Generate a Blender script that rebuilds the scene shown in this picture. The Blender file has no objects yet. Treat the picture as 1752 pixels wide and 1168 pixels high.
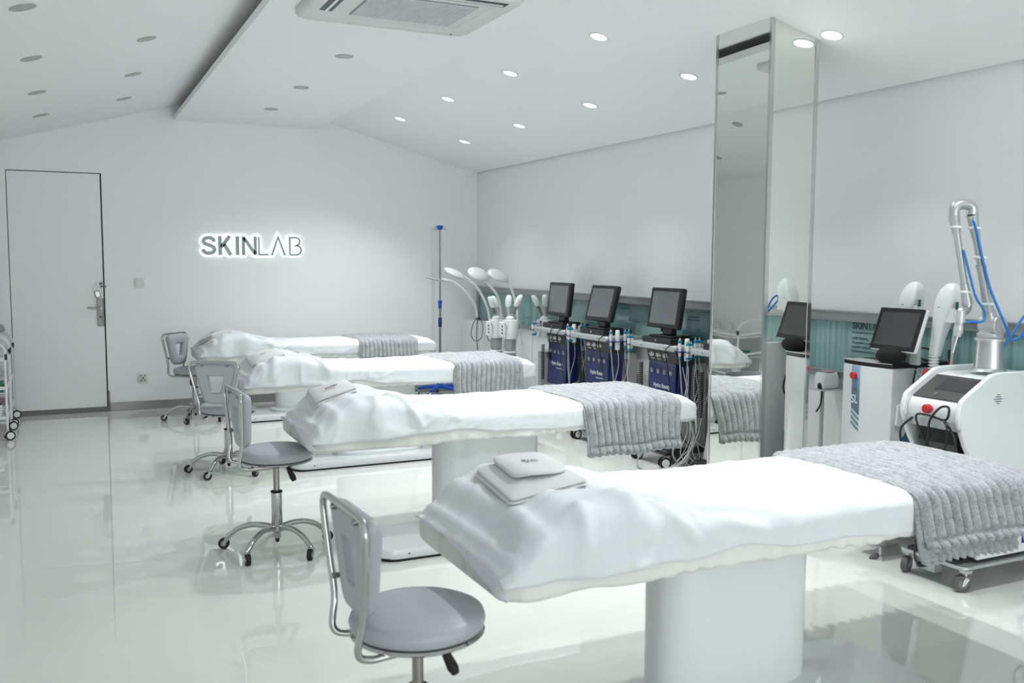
import bpy, bmesh, math, random
from math import pi, sin, cos, radians
from mathutils import Vector, Matrix, noise

# ------------------------------------------------------------------ camera, world, light, exposure
S = bpy.context.scene
COL = S.collection
S.view_settings.view_transform = 'Standard'
S.view_settings.look = 'None'
S.view_settings.gamma = 1.0
S.view_settings.use_curve_mapping = False
S.view_settings.exposure = 0.14

cam_d = bpy.data.cameras.new('camera')
cam = bpy.data.objects.new('camera', cam_d)
COL.objects.link(cam)
S.camera = cam
cam_d.sensor_width = 36.0
cam_d.lens = 1595.9 / 1752 * 36.0
cam_d.clip_start = 0.05
yaw, pit, rol = 0.44633517, 0.08728999, 0.00454107
fw = Vector((sin(yaw) * cos(pit), cos(yaw) * cos(pit), -sin(pit)))
r0 = Vector((cos(yaw), -sin(yaw), 0)); u0 = r0.cross(fw)
rr = r0 * cos(rol) + u0 * sin(rol); uu = -r0 * sin(rol) + u0 * cos(rol)
mw = Matrix((rr, uu, -fw)).transposed().to_4x4()
mw.translation = Vector((0, 0, 1.40))
cam.matrix_world = mw
cam_d.dof.use_dof = True
cam_d.dof.focus_distance = 5.6
cam_d.dof.aperture_fstop = 4.0

W = bpy.data.worlds.new('world'); S.world = W
W.use_nodes = True
W.node_tree.nodes['Background'].inputs[0].default_value = (0.8, 0.9, 1.0, 1)
W.node_tree.nodes['Background'].inputs[1].default_value = 0.5

COOL = (0.975, 0.995, 1.0)
def area(name, loc, rot, size, power, size_y=None, shape=None, spread=None, color=COOL):
    d = bpy.data.lights.new(name, 'AREA')
    d.energy = power; d.color = color
    d.shape = shape or ('RECTANGLE' if size_y else 'SQUARE')
    d.size = size
    if size_y: d.size_y = size_y
    if spread: d.spread = spread
    o = bpy.data.objects.new(name, d); COL.objects.link(o)
    o.location = loc; o.rotation_euler = rot
    return o
# added soft fill light before the solid, unseen front wall behind the camera
area('front_fill_light', (1.6, -5.9, 1.35), (radians(90), 0, 0), 4.4, 122, 2.2)
LIT_POWER = 7.0

# ------------------------------------------------------------------ helpers
random.seed(4)
def lin(c):
    return tuple(((v / 255) / 12.92 if v / 255 <= .04045 else ((v / 255 + .055) / 1.055) ** 2.4) for v in c)
MATS = {}
def mat(name, rgb, rough=.5, metal=0., bump=0., bscale=60., spec=.5, emit=None, alpha=1., coat=0., sheen=0., var=0., vscale=4., trans=0., detail=3.):
    if name in MATS: return MATS[name]
    m = bpy.data.materials.new(name); m.use_nodes = True
    nt = m.node_tree; b = nt.nodes['Principled BSDF']
    c = lin(rgb)
    b.inputs['Base Color'].default_value = (*c, 1)
    b.inputs['Roughness'].default_value = rough
    b.inputs['Metallic'].default_value = metal
    b.inputs['Specular IOR Level'].default_value = spec
    b.inputs['Coat Weight'].default_value = coat
    b.inputs['Sheen Weight'].default_value = sheen
    b.inputs['Transmission Weight'].default_value = trans
    b.inputs['Alpha'].default_value = alpha
    if emit:
        b.inputs['Emission Color'].default_value = (*lin(emit[:3]), 1)
        b.inputs['Emission Strength'].default_value = emit[3]
    tc = nt.nodes.new('ShaderNodeTexCoord')
    n = nt.nodes.new('ShaderNodeTexNoise'); n.inputs['Scale'].default_value = bscale; n.inputs['Detail'].default_value = detail
    nt.links.new(tc.outputs['Object'], n.inputs['Vector'])
    if bump:
        bp = nt.nodes.new('ShaderNodeBump'); bp.inputs['Strength'].default_value = bump; bp.inputs['Distance'].default_value = .01
        nt.links.new(n.outputs['Fac'], bp.inputs['Height']); nt.links.new(bp.outputs['Normal'], b.inputs['Normal'])
    if var:
        n2 = nt.nodes.new('ShaderNodeTexNoise'); n2.inputs['Scale'].default_value = vscale; n2.inputs['Detail'].default_value = 4
        nt.links.new(tc.outputs['Object'], n2.inputs['Vector'])
        mx = nt.nodes.new('ShaderNodeMix'); mx.data_type = 'RGBA'
        mx.inputs[6].default_value = (*[v * (1 - var) for v in c], 1); mx.inputs[7].default_value = (*[min(1, v * (1 + var)) for v in c], 1)
        nt.links.new(n2.outputs['Fac'], mx.inputs[0]); nt.links.new(mx.outputs[2], b.inputs['Base Color'])
    MATS[name] = m
    return m

M_wall = mat('painted_wall', (249, 251, 252), .55, bump=.02, bscale=160, var=.01)
M_ceil = mat('painted_ceiling', (251, 253, 253), .6, bump=.015, bscale=120)
M_floor = mat('glossy_epoxy_floor', (220, 223, 218), .018, spec=.8, bump=.006, bscale=1.4, var=.025, vscale=1.1)
M_base = mat('grey_marble_skirting', (150, 150, 147), .12, var=.25, vscale=2.5)
M_door = mat('door_paint', (243, 246, 246), .4)
M_gap = mat('dark_gap', (25, 27, 27), .8)
M_steel = mat('brushed_steel', (150, 150, 145), .28, 1., bump=.02, bscale=200)
M_chrome = mat('chrome', (188, 189, 188), .09, 1.)
M_mirror = mat('polished_mirror_steel', (232, 235, 230), .012, 1., bump=.02, bscale=1.3, detail=1)
M_trim = mat('polished_edge_steel', (205, 206, 203), .12, 1.)
M_white = mat('white_plastic', (232, 236, 238), .3)
M_whiteg = mat('white_gloss_enamel', (228, 232, 234), .18, coat=.3)
M_ped = mat('pedestal_white', (222, 228, 229), .22, var=.01)
M_grey = mat('light_grey_panel', (176, 180, 178), .45)
M_greyd = mat('mid_grey_panel', (118, 120, 118), .5)
M_black = mat('black_plastic', (22, 22, 24), .35)
M_rubber = mat('black_rubber', (20, 20, 21), .7)
M_screen = mat('screen_glass', (104, 107, 111), .12, spec=.6)
M_screend = mat('dark_screen_glass', (58, 58, 60), .07, spec=.7)
M_blue = mat('navy_gloss_panel', (10, 34, 96), .2, coat=.4, var=.35, vscale=6)
M_blueb = mat('blue_plastic', (10, 84, 190), .35)
M_teal = mat('teal_ring', (0, 140, 170), .35)
M_red = mat('red_button', (196, 20, 26), .25, coat=.4)
M_orange = mat('orange_red_plastic', (214, 58, 30), .4)
M_hose = mat('grey_white_hose', (196, 200, 202), .45)
M_hosegrey = mat('grey_hose', (150, 154, 155), .45)
M_bluehose = mat('blue_tube', (34, 118, 200), .3)
M_vinyl = mat('grey_vinyl', (172, 176, 183), .38, bump=.05, bscale=90)
M_vinylb = mat('grey_vinyl_backing', (186, 192, 194), .5, bump=.04, bscale=70)
M_sheet = mat('white_cotton', (226, 231, 235), .85, bump=.35, bscale=11, sheen=.1, detail=5)
M_matt = mat('mattress_vinyl', (212, 218, 212), .42, bump=.05, bscale=14, spec=.4)
M_ruf = mat('ruffled_cover', (234, 235, 231), .8, bump=.6, bscale=13)
M_towel = mat('towel_grey_white', (222, 225, 226), .95, bump=.25, bscale=420, sheen=.2)
M_emb = mat('embroidery', (140, 142, 144), .8)
M_embr = mat('embroidery_red', (120, 52, 48), .8)
M_silver = mat('silver_shelf_edge', (190, 193, 194), .32, .35)
M_strip = mat('charcoal_control_strip', (52, 51, 52), .4)
M_steelblue = mat('slate_blue_print', (108, 142, 164), .35)
M_steelblued = mat('slate_blue_panel', (62, 102, 126), .35)
M_navytext = mat('navy_lettering', (14, 28, 120), .4)
M_signm = mat('sign_metal', (136, 148, 146), .35, .3)
M_glow = mat('sign_glow', (255, 255, 255), .5, emit=(240, 252, 255, 1.5))
M_lampon = mat('lit_diffuser', (255, 255, 255), .5, emit=(245, 252, 255, 1.6))
M_lampoff = mat('unlit_diffuser', (176, 180, 178), .4)
M_green = mat('green_plastic', (0, 112, 78), .4)
M_dkgreen = mat('green_sticker', (10, 92, 60), .5)
M_pink = mat('mauve_plastic', (170, 140, 150), .5)
M_clear = mat('clear_grey_plastic', (190, 196, 198), .12, trans=.55)
M_alu = mat('satin_aluminium', (186, 190, 190), .33, .75)
M_winfr = mat('aluminium_window_frame', (160, 163, 164), .35, .5)
M_wallplate = mat('cream_switch_plate', (222, 224, 218), .35)
M_print = mat('dark_print', (52, 84, 88), .5)

def fur_mat():
    m = bpy.data.materials.new('grey_plush_fur'); m.use_nodes = True
    nt = m.node_tree; b = nt.nodes['Principled BSDF']; L = nt.links
    b.inputs['Roughness'].default_value = .95; b.inputs['Sheen Weight'].default_value = .35; b.inputs['Specular IOR Level'].default_value = .15
    tc = nt.nodes.new('ShaderNodeTexCoord')
    n = nt.nodes.new('ShaderNodeTexNoise'); n.inputs['Scale'].default_value = 150; n.inputs['Detail'].default_value = 4
    n2 = nt.nodes.new('ShaderNodeTexNoise'); n2.inputs['Scale'].default_value = 22; n2.inputs['Detail'].default_value = 4
    for q in (n, n2): L.new(tc.outputs['Object'], q.inputs['Vector'])
    r = nt.nodes.new('ShaderNodeValToRGB')
    r.color_ramp.elements[0].position = .33; r.color_ramp.elements[0].color = (*lin((134, 137, 141)), 1)
    r.color_ramp.elements[1].position = .68; r.color_ramp.elements[1].color = (*lin((190, 194, 198)), 1)
    ad = nt.nodes.new('ShaderNodeMath'); ad.operation = 'ADD'
    h1 = nt.nodes.new('ShaderNodeMath'); h1.operation = 'MULTIPLY'; h1.inputs[1].default_value = .6
    h2 = nt.nodes.new('ShaderNodeMath'); h2.operation = 'MULTIPLY'; h2.inputs[1].default_value = .4
    L.new(n.outputs['Fac'], h1.inputs[0]); L.new(n2.outputs['Fac'], h2.inputs[0])
    L.new(h1.outputs[0], ad.inputs[0]); L.new(h2.outputs[0], ad.inputs[1])
    L.new(ad.outputs[0], r.inputs['Fac']); L.new(r.outputs[0], b.inputs['Base Color'])
    bp = nt.nodes.new('ShaderNodeBump'); bp.inputs['Strength'].default_value = .45; bp.inputs['Distance'].default_value = .005
    L.new(ad.outputs[0], bp.inputs['Height']); L.new(bp.outputs['Normal'], b.inputs['Normal'])
    return m
M_fur = fur_mat()

def reeded_mat():
    m = bpy.data.materials.new('reeded_teal_glass'); m.use_nodes = True
    nt = m.node_tree; b = nt.nodes['Principled BSDF']; L = nt.links
    b.inputs['Roughness'].default_value = .18
    tc = nt.nodes.new('ShaderNodeTexCoord')
    mp = nt.nodes.new('ShaderNodeMapping'); mp.inputs['Scale'].default_value = (0, 1, .02)
    w = nt.nodes.new('ShaderNodeTexNoise'); w.inputs['Scale'].default_value = 42; w.inputs['Detail'].default_value = 2
    L.new(tc.outputs['Object'], mp.inputs[0]); L.new(mp.outputs[0], w.inputs['Vector'])
    r = nt.nodes.new('ShaderNodeValToRGB')
    r.color_ramp.elements[0].position = .3; r.color_ramp.elements[0].color = (*lin((112, 152, 152)), 1)
    r.color_ramp.elements[1].position = .7; r.color_ramp.elements[1].color = (*lin((152, 188, 187)), 1)
    L.new(w.outputs['Fac'], r.inputs['Fac']); L.new(r.outputs[0], b.inputs['Base Color'])
    return m
M_reed = reeded_mat()
M_tealglass = mat('smooth_teal_glass', (118, 156, 155), .05, spec=.8, var=.1, vscale=1.3)
M_tealdark = mat('teal_poster_reflection', (84, 118, 122), .2)  # poster teal, also used to paint dark room reflections on the glass
M_teallight = mat('pale_teal_reflection', (150, 182, 181), .2)  # pale room reflection on the glass, painted as flat colour

class MB:
    def __init__(s): s.v = []; s.f = []
    def quad(s, a, b, c, d):
        i = len(s.v); s.v += [a, b, c, d]; s.f.append((i, i + 1, i + 2, i + 3)); return s
    def box(s, x0, y0, z0, x1, y1, z1, rot=None, piv=None):
        i = len(s.v)
        P = [(x0, y0, z0), (x1, y0, z0), (x1, y1, z0), (x0, y1, z0), (x0, y0, z1), (x1, y0, z1), (x1, y1, z1), (x0, y1, z1)]
        if rot is not None:
            c = Vector(piv or ((x0 + x1) / 2, (y0 + y1) / 2, (z0 + z1) / 2)); P = [tuple(rot @ (Vector(p) - c) + c) for p in P]
        s.v += P
        s.f += [tuple(i + k for k in q) for q in ((0, 3, 2, 1), (4, 5, 6, 7), (0, 1, 5, 4), (1, 2, 6, 5), (2, 3, 7, 6), (3, 0, 4, 7))]
        return s
    def loft(s, rings, cap=True, closed=False):
        n = len(rings[0]); b = len(s.v)
        for r in rings: s.v += [tuple(p) for p in r]
        R = len(rings)
        for j in range(R - (0 if closed else 1)):
            for k in range(n):
                a = b + j * n; c = b + ((j + 1) % R) * n
                s.f.append((a + k, a + (k + 1) % n, c + (k + 1) % n, c + k))
        if cap and not closed:
            s.f.append(tuple(b + k for k in reversed(range(n)))); s.f.append(tuple(b + (R - 1) * n + k for k in range(n)))
        return s
    def cyl(s, p, q, r1, r2=None, n=20, cap=True):
        p = Vector(p); q = Vector(q); r2 = r1 if r2 is None else r2
        d = (q - p).normalized(); a = d.orthogonal().normalized(); b = d.cross(a)
        return s.loft([[c + (a * cos(2 * pi * k / n) + b * sin(2 * pi * k / n)) * r for k in range(n)] for c, r in ((p, r1), (q, r2))], cap)
    def lathe(s, prof, c=(0, 0, 0), axis='z', n=28, sx=1., sy=1.):
        rings = []
        for r, z in prof:
            ring = []
            for k in range(n):
                a = 2 * pi * k / n; x, y = r * cos(a) * sx, r * sin(a) * sy
                p = (x, y, z) if axis == 'z' else ((z, x, y) if axis == 'x' else (y, z, x))
                ring.append((p[0] + c[0], p[1] + c[1], p[2] + c[2]))
            rings.append(ring)
        return s.loft(rings)
    def tube(s, pts, r, n=10, closed=False, rad=None):
        P = [Vector(p) for p in pts]; N = len(P); rings = []; prev = None
        for i, p in enumerate(P):
            if closed: t = (P[(i + 1) % N] - P[i - 1])
            else: t = P[min(i + 1, N - 1)] - P[max(i - 1, 0)]
            t.normalize()
            a = t.orthogonal().normalized() if prev is None else (prev - t * prev.dot(t)).normalized()
            prev = a; b = t.cross(a); R = rad[i] if rad else r
            rings.append([p + (a * cos(2 * pi * k / n) + b * sin(2 * pi * k / n)) * R for k in range(n)])
        return s.loft(rings, True, closed)
    def prism(s, poly, a, b, axis='y'):
        def m(p, t):
            return {'y': (p[0], t, p[1]), 'x': (t, p[0], p[1]), 'z': (p[0], p[1], t)}[axis]
        return s.loft([[m(p, a) for p in poly], [m(p, b) for p in poly]])
    def grid(s, fn, nu, nv):
        b = len(s.v)
        for i in range(nu + 1):
            for j in range(nv + 1): s.v.append(tuple(fn(i / nu, j / nv)))
        for i in range(nu):
            for j in range(nv):
                k = b + i * (nv + 1) + j; s.f.append((k, k + nv + 1, k + nv + 2, k + 1))
        return s
    def sph(s, c, r, n=14, sc=(1, 1, 1)):
        return s.loft([[(c[0] + sc[0] * r * sin(t) * cos(2 * pi * k / n), c[1] + sc[1] * r * sin(t) * sin(2 * pi * k / n), c[2] + sc[2] * r * cos(t)) for k in range(n)]
                       for t in [pi - pi * (j + .08) / 8.16 for j in range(9)]])
    def stroke(s, pts, w, t0, t1, P=lambda x, z, t: (x, t, z), closed=False):
        """flat ribbon of width w along 2-D pts, thick from t0 to t1"""
        Q = [Vector((p[0], p[1])) for p in pts]; n = len(Q); Lf = []; Rt = []
        for i, q in enumerate(Q):
            if closed: d0 = (q - Q[i - 1]).normalized(); d1 = (Q[(i + 1) % n] - q).normalized()
            else:
                d0 = (q - Q[max(i - 1, 0)]); d1 = (Q[min(i + 1, n - 1)] - q)
                d0 = d0.normalized() if d0.length > 0 else d1.normalized(); d1 = d1.normalized() if d1.length > 0 else d0
            m = Vector((-(d0 + d1).y, (d0 + d1).x)).normalized(); k = w / 2 / max(.45, m.dot(Vector((-d0.y, d0.x))))
            Lf.append(q + m * k); Rt.append(q - m * k)
        rings = [[P(a.x, a.y, t0), P(b.x, b.y, t0), P(b.x, b.y, t1), P(a.x, a.y, t1)] for a, b in zip(Lf, Rt)]
        return s.loft(rings, True, closed)
    def build(s, name, m, parent=None, smooth=False, bevel=0., sub=0, loc=None, rot=None, kind=None, solid=0., seg=2, angle=40):
        me = bpy.data.meshes.new(name); me.from_pydata([tuple(p) for p in s.v], [], s.f)
        bm = bmesh.new(); bm.from_mesh(me)
        if not solid: bmesh.ops.recalc_face_normals(bm, faces=bm.faces)
        bm.to_mesh(me); bm.free()
        me.materials.append(m)
        if smooth: 
            for p in me.polygons: p.use_smooth = True
            if smooth != 2: me.set_sharp_from_angle(angle=radians(angle))
        o = bpy.data.objects.new(name, me); COL.objects.link(o)
        if parent is not None: o.parent = parent
        if loc: o.location = loc
        if rot: o.rotation_euler = rot
        if kind: o['kind'] = kind
        if solid:
            q = o.modifiers.new('solid', 'SOLIDIFY'); q.thickness = solid; q.offset = 0
        if bevel:
            q = o.modifiers.new('bevel', 'BEVEL'); q.width = bevel; q.segments = seg; q.limit_method = 'ANGLE'; q.angle_limit = radians(40)
            q.harden_normals = False
            for p in me.polygons: p.use_smooth = True
            me.set_sharp_from_angle(angle=radians(35))
        if sub:
            q = o.modifiers.new('sub', 'SUBSURF'); q.levels = sub; q.render_levels = sub
        return o

def thing(name, label, cat, loc=(0, 0, 0), rz=0., group=None):
    o = bpy.data.objects.new(name, None); COL.objects.link(o)
    o.empty_display_size = .1
    o.location = loc; o.rotation_euler = (0, 0, rz); o['label'] = label; o['category'] = cat
    if group: o['group'] = group
    return o
def tag(o, label, cat, group=None):
    o['label'] = label; o['category'] = cat
    if group: o['group'] = group
    return o
def copy_tree(o, parent=None):
    c = o.copy(); COL.objects.link(c); c.parent = parent
    for ch in list(o.children): copy_tree(ch, c)
    return c
def smooth_path(pts, n=8, closed=False):
    P = [Vector(p) for p in pts]; out = []; N = len(P)
    for i in range(N if closed else N - 1):
        if closed: p0, p1, p2, p3 = P[i - 1], P[i], P[(i + 1) % N], P[(i + 2) % N]
        else: p0, p1, p2, p3 = P[max(i - 1, 0)], P[i], P[i + 1], P[min(i + 2, N - 1)]
        for k in range(n):
            t = k / n
            out.append(.5 * ((2 * p1) + (p2 - p0) * t + (2 * p0 - 5 * p1 + 4 * p2 - p3) * t * t + (3 * p1 - p0 - 3 * p2 + p3) * t ** 3))
    if not closed: out.append(P[-1])
    return out
def interp(tab, x):
    if x <= tab[0][0]: return tab[0][1]
    for (a, va), (b, vb) in zip(tab, tab[1:]):
        if x <= b:
            t = (x - a) / (b - a); t = t * t * (3 - 2 * t)
            return va + (vb - va) * t
    return tab[-1][1]
def text_obj(name, body, size, m, parent, loc, rot, depth=.0008, shear=0., align='LEFT', spacing=1., bold=0., xs=1.):
    cu = bpy.data.curves.new(name, 'FONT'); cu.body = body; cu.size = size; cu.extrude = depth; cu.shear = shear
    cu.align_x = align; cu.space_character = spacing; cu.offset = bold; cu.resolution_u = 3
    t = bpy.data.objects.new(name + '_curve', cu); COL.objects.link(t)
    dg = bpy.context.evaluated_depsgraph_get()
    me = bpy.data.meshes.new_from_object(t.evaluated_get(dg))
    bpy.data.objects.remove(t)
    for v in me.vertices: v.co.x *= xs
    me.materials.clear(); me.materials.append(m)
    o = bpy.data.objects.new(name, me); COL.objects.link(o); o.parent = parent
    o.location = loc; o.rotation_euler = rot
    return o
RW = (radians(90), 0, radians(-90))   # text plane facing -X (reads towards -Y)
RS = (radians(90), 0, 0)              # text plane facing -Y
def struct(o): o['kind'] = 'structure'; return o

# ------------------------------------------------------------------ the room
XL, XR, YB, YF = -0.78, 4.0, 9.238, -6.0
ZEAVE, SL = 2.32, .265
def zc(x):   # ceiling underside
    return ZEAVE + SL * (3.97 - x) if x > 1.6 else 2.53 + .28 * (x - 0.0)
RIDGE = zc(1.601)
struct(MB().box(XL - .1, YF - .1, -.1, XR + .1, YB + .2, 0).build('floor', M_floor))
DX0, DX1, DZ = -.437, .322, 2.158
wb = MB()
wb.box(XL - .1, YB, 0, DX0, YB + .12, 3.1); wb.box(DX1, YB, 0, XR + .1, YB + .12, 3.1); wb.box(DX0, YB, DZ, DX1, YB + .12, 3.1)
struct(wb.build('wall_back', M_wall))
struct(MB().box(XL - .1, YF - .1, 0, XL, YB + .1, 2.5).build('wall_left', M_wall))
wr = MB().box(XR, YF - .1, 0, XR + .1, YB + .1, .735).box(XR, YF - .1, 1.115, XR + .1, YB + .1, 2.6).box(XR, YF - .1, .735, XR + .1, .4, 1.115).box(XR, 9.17, .735, XR + .1, YB + .1, 1.115)
struct(wr.build('wall_right', M_wall))
struct(MB().box(XL - .1, YF - .1, 0, XR + .1, YF, 3.1).build('wall_front', M_wall))
cl = MB().prism([(XL - .1, zc(XL - .1)), (1.6, zc(1.6)), (1.6, zc(1.6) + .05), (XL - .1, zc(XL - .1) + .05)], YF - .1, YB + .1)
cl.prism([(1.6, zc(1.601)), (3.97, ZEAVE), (3.97, ZEAVE + .05), (1.6, zc(1.601) + .05)], YF - .1, YB + .1)
cl.box(3.95, YF - .1, ZEAVE + .04, XR + .1, YB + .1, ZEAVE + .09)
struct(cl.build('ceiling', M_ceil))
drop = struct(MB().box(.957, YF, 2.668, 2.262, YB, 2.715).build('ceiling_panel', M_ceil))
# skirting
struct(MB().box(DX1 + .015, YB - .012, 0, XR, YB, .078).build('baseboard_back', M_base, bevel=.002))
struct(MB().box(3.815, 8.75, 0, XR, YB, .762).build('trim_1', M_wall, bevel=.004))
# door
dr = struct(MB().box(DX0 + .006, YB - .004, .045, DX1 - .012, YB + .04, DZ - .008).build('door_1', M_door, bevel=.002))
MB().box(DX0, YB + .03, 0, DX1, YB + .06, DZ).build('door_gap', M_gap, dr)
MB().box(DX0, YB - .006, 0, DX1 - .005, YB + .04, .043).build('threshold', M_greyd, dr, bevel=.003)
MB().box(DX1 - .004, YB - .008, 0, DX1 + .012, YB + .02, .19).build('kick_trim', M_greyd, dr)
MB().box(.252, YB - .014, .785, .302, YB - .002, 1.035).build('lock_plate', mat('dark_steel', (112, 112, 108), .35, .8), dr, bevel=.004)
MB().cyl((.283, YB - .012, .95), (.283, YB - .06, .95), .011).tube([(.283, YB - .055, .95), (.25, YB - .058, .951), (.168, YB - .055, .953)], .009).build('door_handle', M_steel, dr, smooth=True)
MB().cyl((.279, YB - .012, .868), (.279, YB - .018, .868), .011).build('keyhole', M_black, dr, smooth=True)
MB().box(.306, YB - .012, .785, .312, YB, 1.035).build('lock_edge_strip', M_greyd, dr)
MB().box(.285, YB - .016, 1.135, .335, YB - .002, 1.15).cyl((.29, YB - .02, 1.17), (.29, YB - .004, 1.17), .014).build('hasp', M_greyd, dr, smooth=True)
pl = thing('padlock', 'small grey padlock hanging open from the hasp on the white door', 'padlock', (.262, YB - .03, 1.075))
MB().box(-.024, -.011, -.03, .02, .011, .03).build('lock_body', M_steel, pl, bevel=.006)
MB().tube(smooth_path([(-.014, 0, .02), (-.014, 0, .07), (.004, 0, .095), (.022, 0, .085), (.024, 0, .06)]), .004).build('shackle', M_chrome, pl, smooth=True)
pl.rotation_euler = (0, radians(-12), 0)
sw = thing('light_switch', 'square white rocker light switch on the back wall beside the door', 'switch', (.614, YB, 1.174))
MB().box(-.043, -.009, -.043, .043, 0, .043).build('switch_plate', M_wallplate, sw, bevel=.004)
MB().box(-.03, -.013, -.026, .03, -.008, .03).build('rocker', M_wallplate, sw, bevel=.002)
so = thing('wall_socket', 'square white power socket low on the back wall', 'socket', (.622, YB, .293))
MB().box(-.043, -.009, -.043, .043, 0, .043).build('socket_plate', M_wallplate, so, bevel=.004)
for x, z, w, h in ((-.018, .02, .006, .01), (.016, .02, .006, .01), (-.016, -.022, .007, .01), (.016, -.022, .007, .01), (0, -.002, .008, .014)):
    MB().box(x - w, -.0105, z - h / 2, x + w, -.008, z + h / 2).build('socket_hole', M_black, so)
# long low window of teal glass in the right wall
W0, W1, WZ0, WZ1 = .4, 9.17, .735, 1.115
wf = MB()
wf.box(3.965, W0, WZ1 - .042, 4.03, W1, WZ1).box(3.958, W0, WZ1 - .004, 4.0, W1, WZ1 + .006).box(3.962, W0, WZ1 - .052, 4.02, W1, WZ1 - .042)
wf.box(3.965, W0, WZ0, 4.03, W1, WZ0 + .04).box(3.957, W0, WZ0 + .034, 4.03, W1, WZ0 + .044)
wf.box(3.965, W1 - .04, WZ0 - .2, 4.01, W1, WZ1).box(3.965, W0, WZ0, 4.03, W0 + .04, WZ1)
win = struct(wf.build('window_1', M_winfr, bevel=.002))
for a, b, m in ((W1 - .04, 8.3, M_tealglass), (8.3, 7.2, M_tealglass), (7.2, 6.2, M_tealglass), (6.2, 5.1, M_tealglass), (5.1, 4.55, M_tealglass), (4.55, 3.93, M_reed), (3.93, 3.55, M_tealglass), (3.55, 2.4, M_reed), (2.4, W0 + .04, M_reed)):
    MB().box(3.985, b, WZ0 + .04, 3.993, a - .003, WZ1 - .046).build('glass_pane', m, win)
for y0, y1, z0, z1, m in ((6.2, 5.93, .93, 1.06, M_tealdark), (6.1, 5.75, .80, .9, M_teallight), (5.45, 5.15, .86, 1.05, M_tealdark), (7.62, 7.38, .84, 1.05, M_tealdark)):  # printed posters, plus room reflections painted as flat teal rectangles
    MB().box(3.981, y1, z0, 3.985, y0, z1).build('poster_reflection_panel', m, win)
text_obj('glass_lettering', 'SKIN', .052, M_print, win, (3.9835, 3.893, 1.025), RW, .0004, bold=.0012, xs=1.)
text_obj('glass_lettering', 'LAB', .052, M_print, win, (3.9835, 3.775, 1.025), RW, .0004)
for i, (b_, z_, s_) in enumerate((('For beautiful skin & wellness', 1.0, .017), ('OUR VISION:', .965, .02), ('To provide a leading', .942, .019), ('scientific wellness', .918, .019), ('treatment experience', .894, .019), ('OUR COMMITMENT', .852, .02), ('• LICENSED QUALIFIED', .829, .019), ('and advanced care', .806, .019), ('• SAFETY first', .784, .019))):
    text_obj('glass_lettering', b_, s_, M_print, win, (3.9835, 3.893, z_), RW, .0004)
for z_ in (1.0, .98, .86): text_obj('glass_lettering', 'skin and beauty care', .017, M_print, win, (3.98, 5.43, z_), RW, .0004)
for z_ in (1.02, .99, .96, .93, .9): text_obj('glass_lettering', 'care menu', .02, M_print, win, (3.98, 7.6, z_), RW, .0004)

# backlit sign
sign = thing('wall_sign', 'backlit grey metal sign lettering on the back wall', 'sign', (1.163, YB, 1.432))
HS = .181
Sp = [(.655, .69), (.615, .80), (.52, .872), (.38, .90), (.24, .875), (.14, .80), (.125, .70), (.175, .61), (.29, .555), (.43, .505), (.57, .445), (.65, .36), (.655, .25), (.57, .145), (.41, .10), (.25, .115), (.13, .19), (.085, .30)]
def letters(grow=0.):
    g = grow / HS; e = g
    L = {}
    S3 = [tuple(v.xy) for v in smooth_path([(x, z, 0) for x, z in Sp], 4)]
    L['s'] = ([S3], .195)
    x = .945; L['k'] = ([[(x, -e), (x, 1 + e)], [(x + .06, .42), (x + .50 + e * .5, 1.0 + e)], [(x + .20, .58), (x + .54 + e * .5, 0 - e)]], .195)
    x = 1.80; L['i'] = ([[(x + .03, -e), (x + .03, 1 + e)]], .19)
    x = 2.14; L['n'] = ([[(x, -e), (x, 1 + e)], [(x + .02, .92), (x + .60, .08)], [(x + .62, 1 + e), (x + .62, -e)]], .18)
    x = 2.94; L['l'] = ([[(x, 1 + e), (x, .04), (x + .5 + e, .04)]], .1)
    x = 3.61; L['a'] = ([[(x, -e), (x + .355, .97 + e), (x + .71, -e)]], .11)
    x = 4.58; L['b'] = ([[(x, .04), (x, .96), (x + .35, .96), (x + .49, .90), (x + .545, .76), (x + .50, .61), (x + .36, .53), (x + .02, .53), (x + .40, .53), (x + .56, .45), (x + .62, .28), (x + .55, .11), (x + .40, .04), (x, .04)]], .098)
    out = {}
    for k, (st, w) in L.items():
        out[k] = ([[(a * HS, b * HS) for a, b in s_] for s_ in st], w * HS + 2 * grow)
    return out
NT, NG = letters(), letters(.0095)
for k in 'skinlab':
    mb = MB()
    for st in NT[k][0]:
        mb.stroke(st, NT[k][1], -.042, -.024)
    lo = mb.build('sign_letter', M_signm, sign)
    mb = MB()
    for st in NG[k][0]: mb.stroke(st, NG[k][1], -.018, -.008)
    mb.build('letter_backlight', M_glow, lo)
    # (thin stand-offs)


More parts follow.
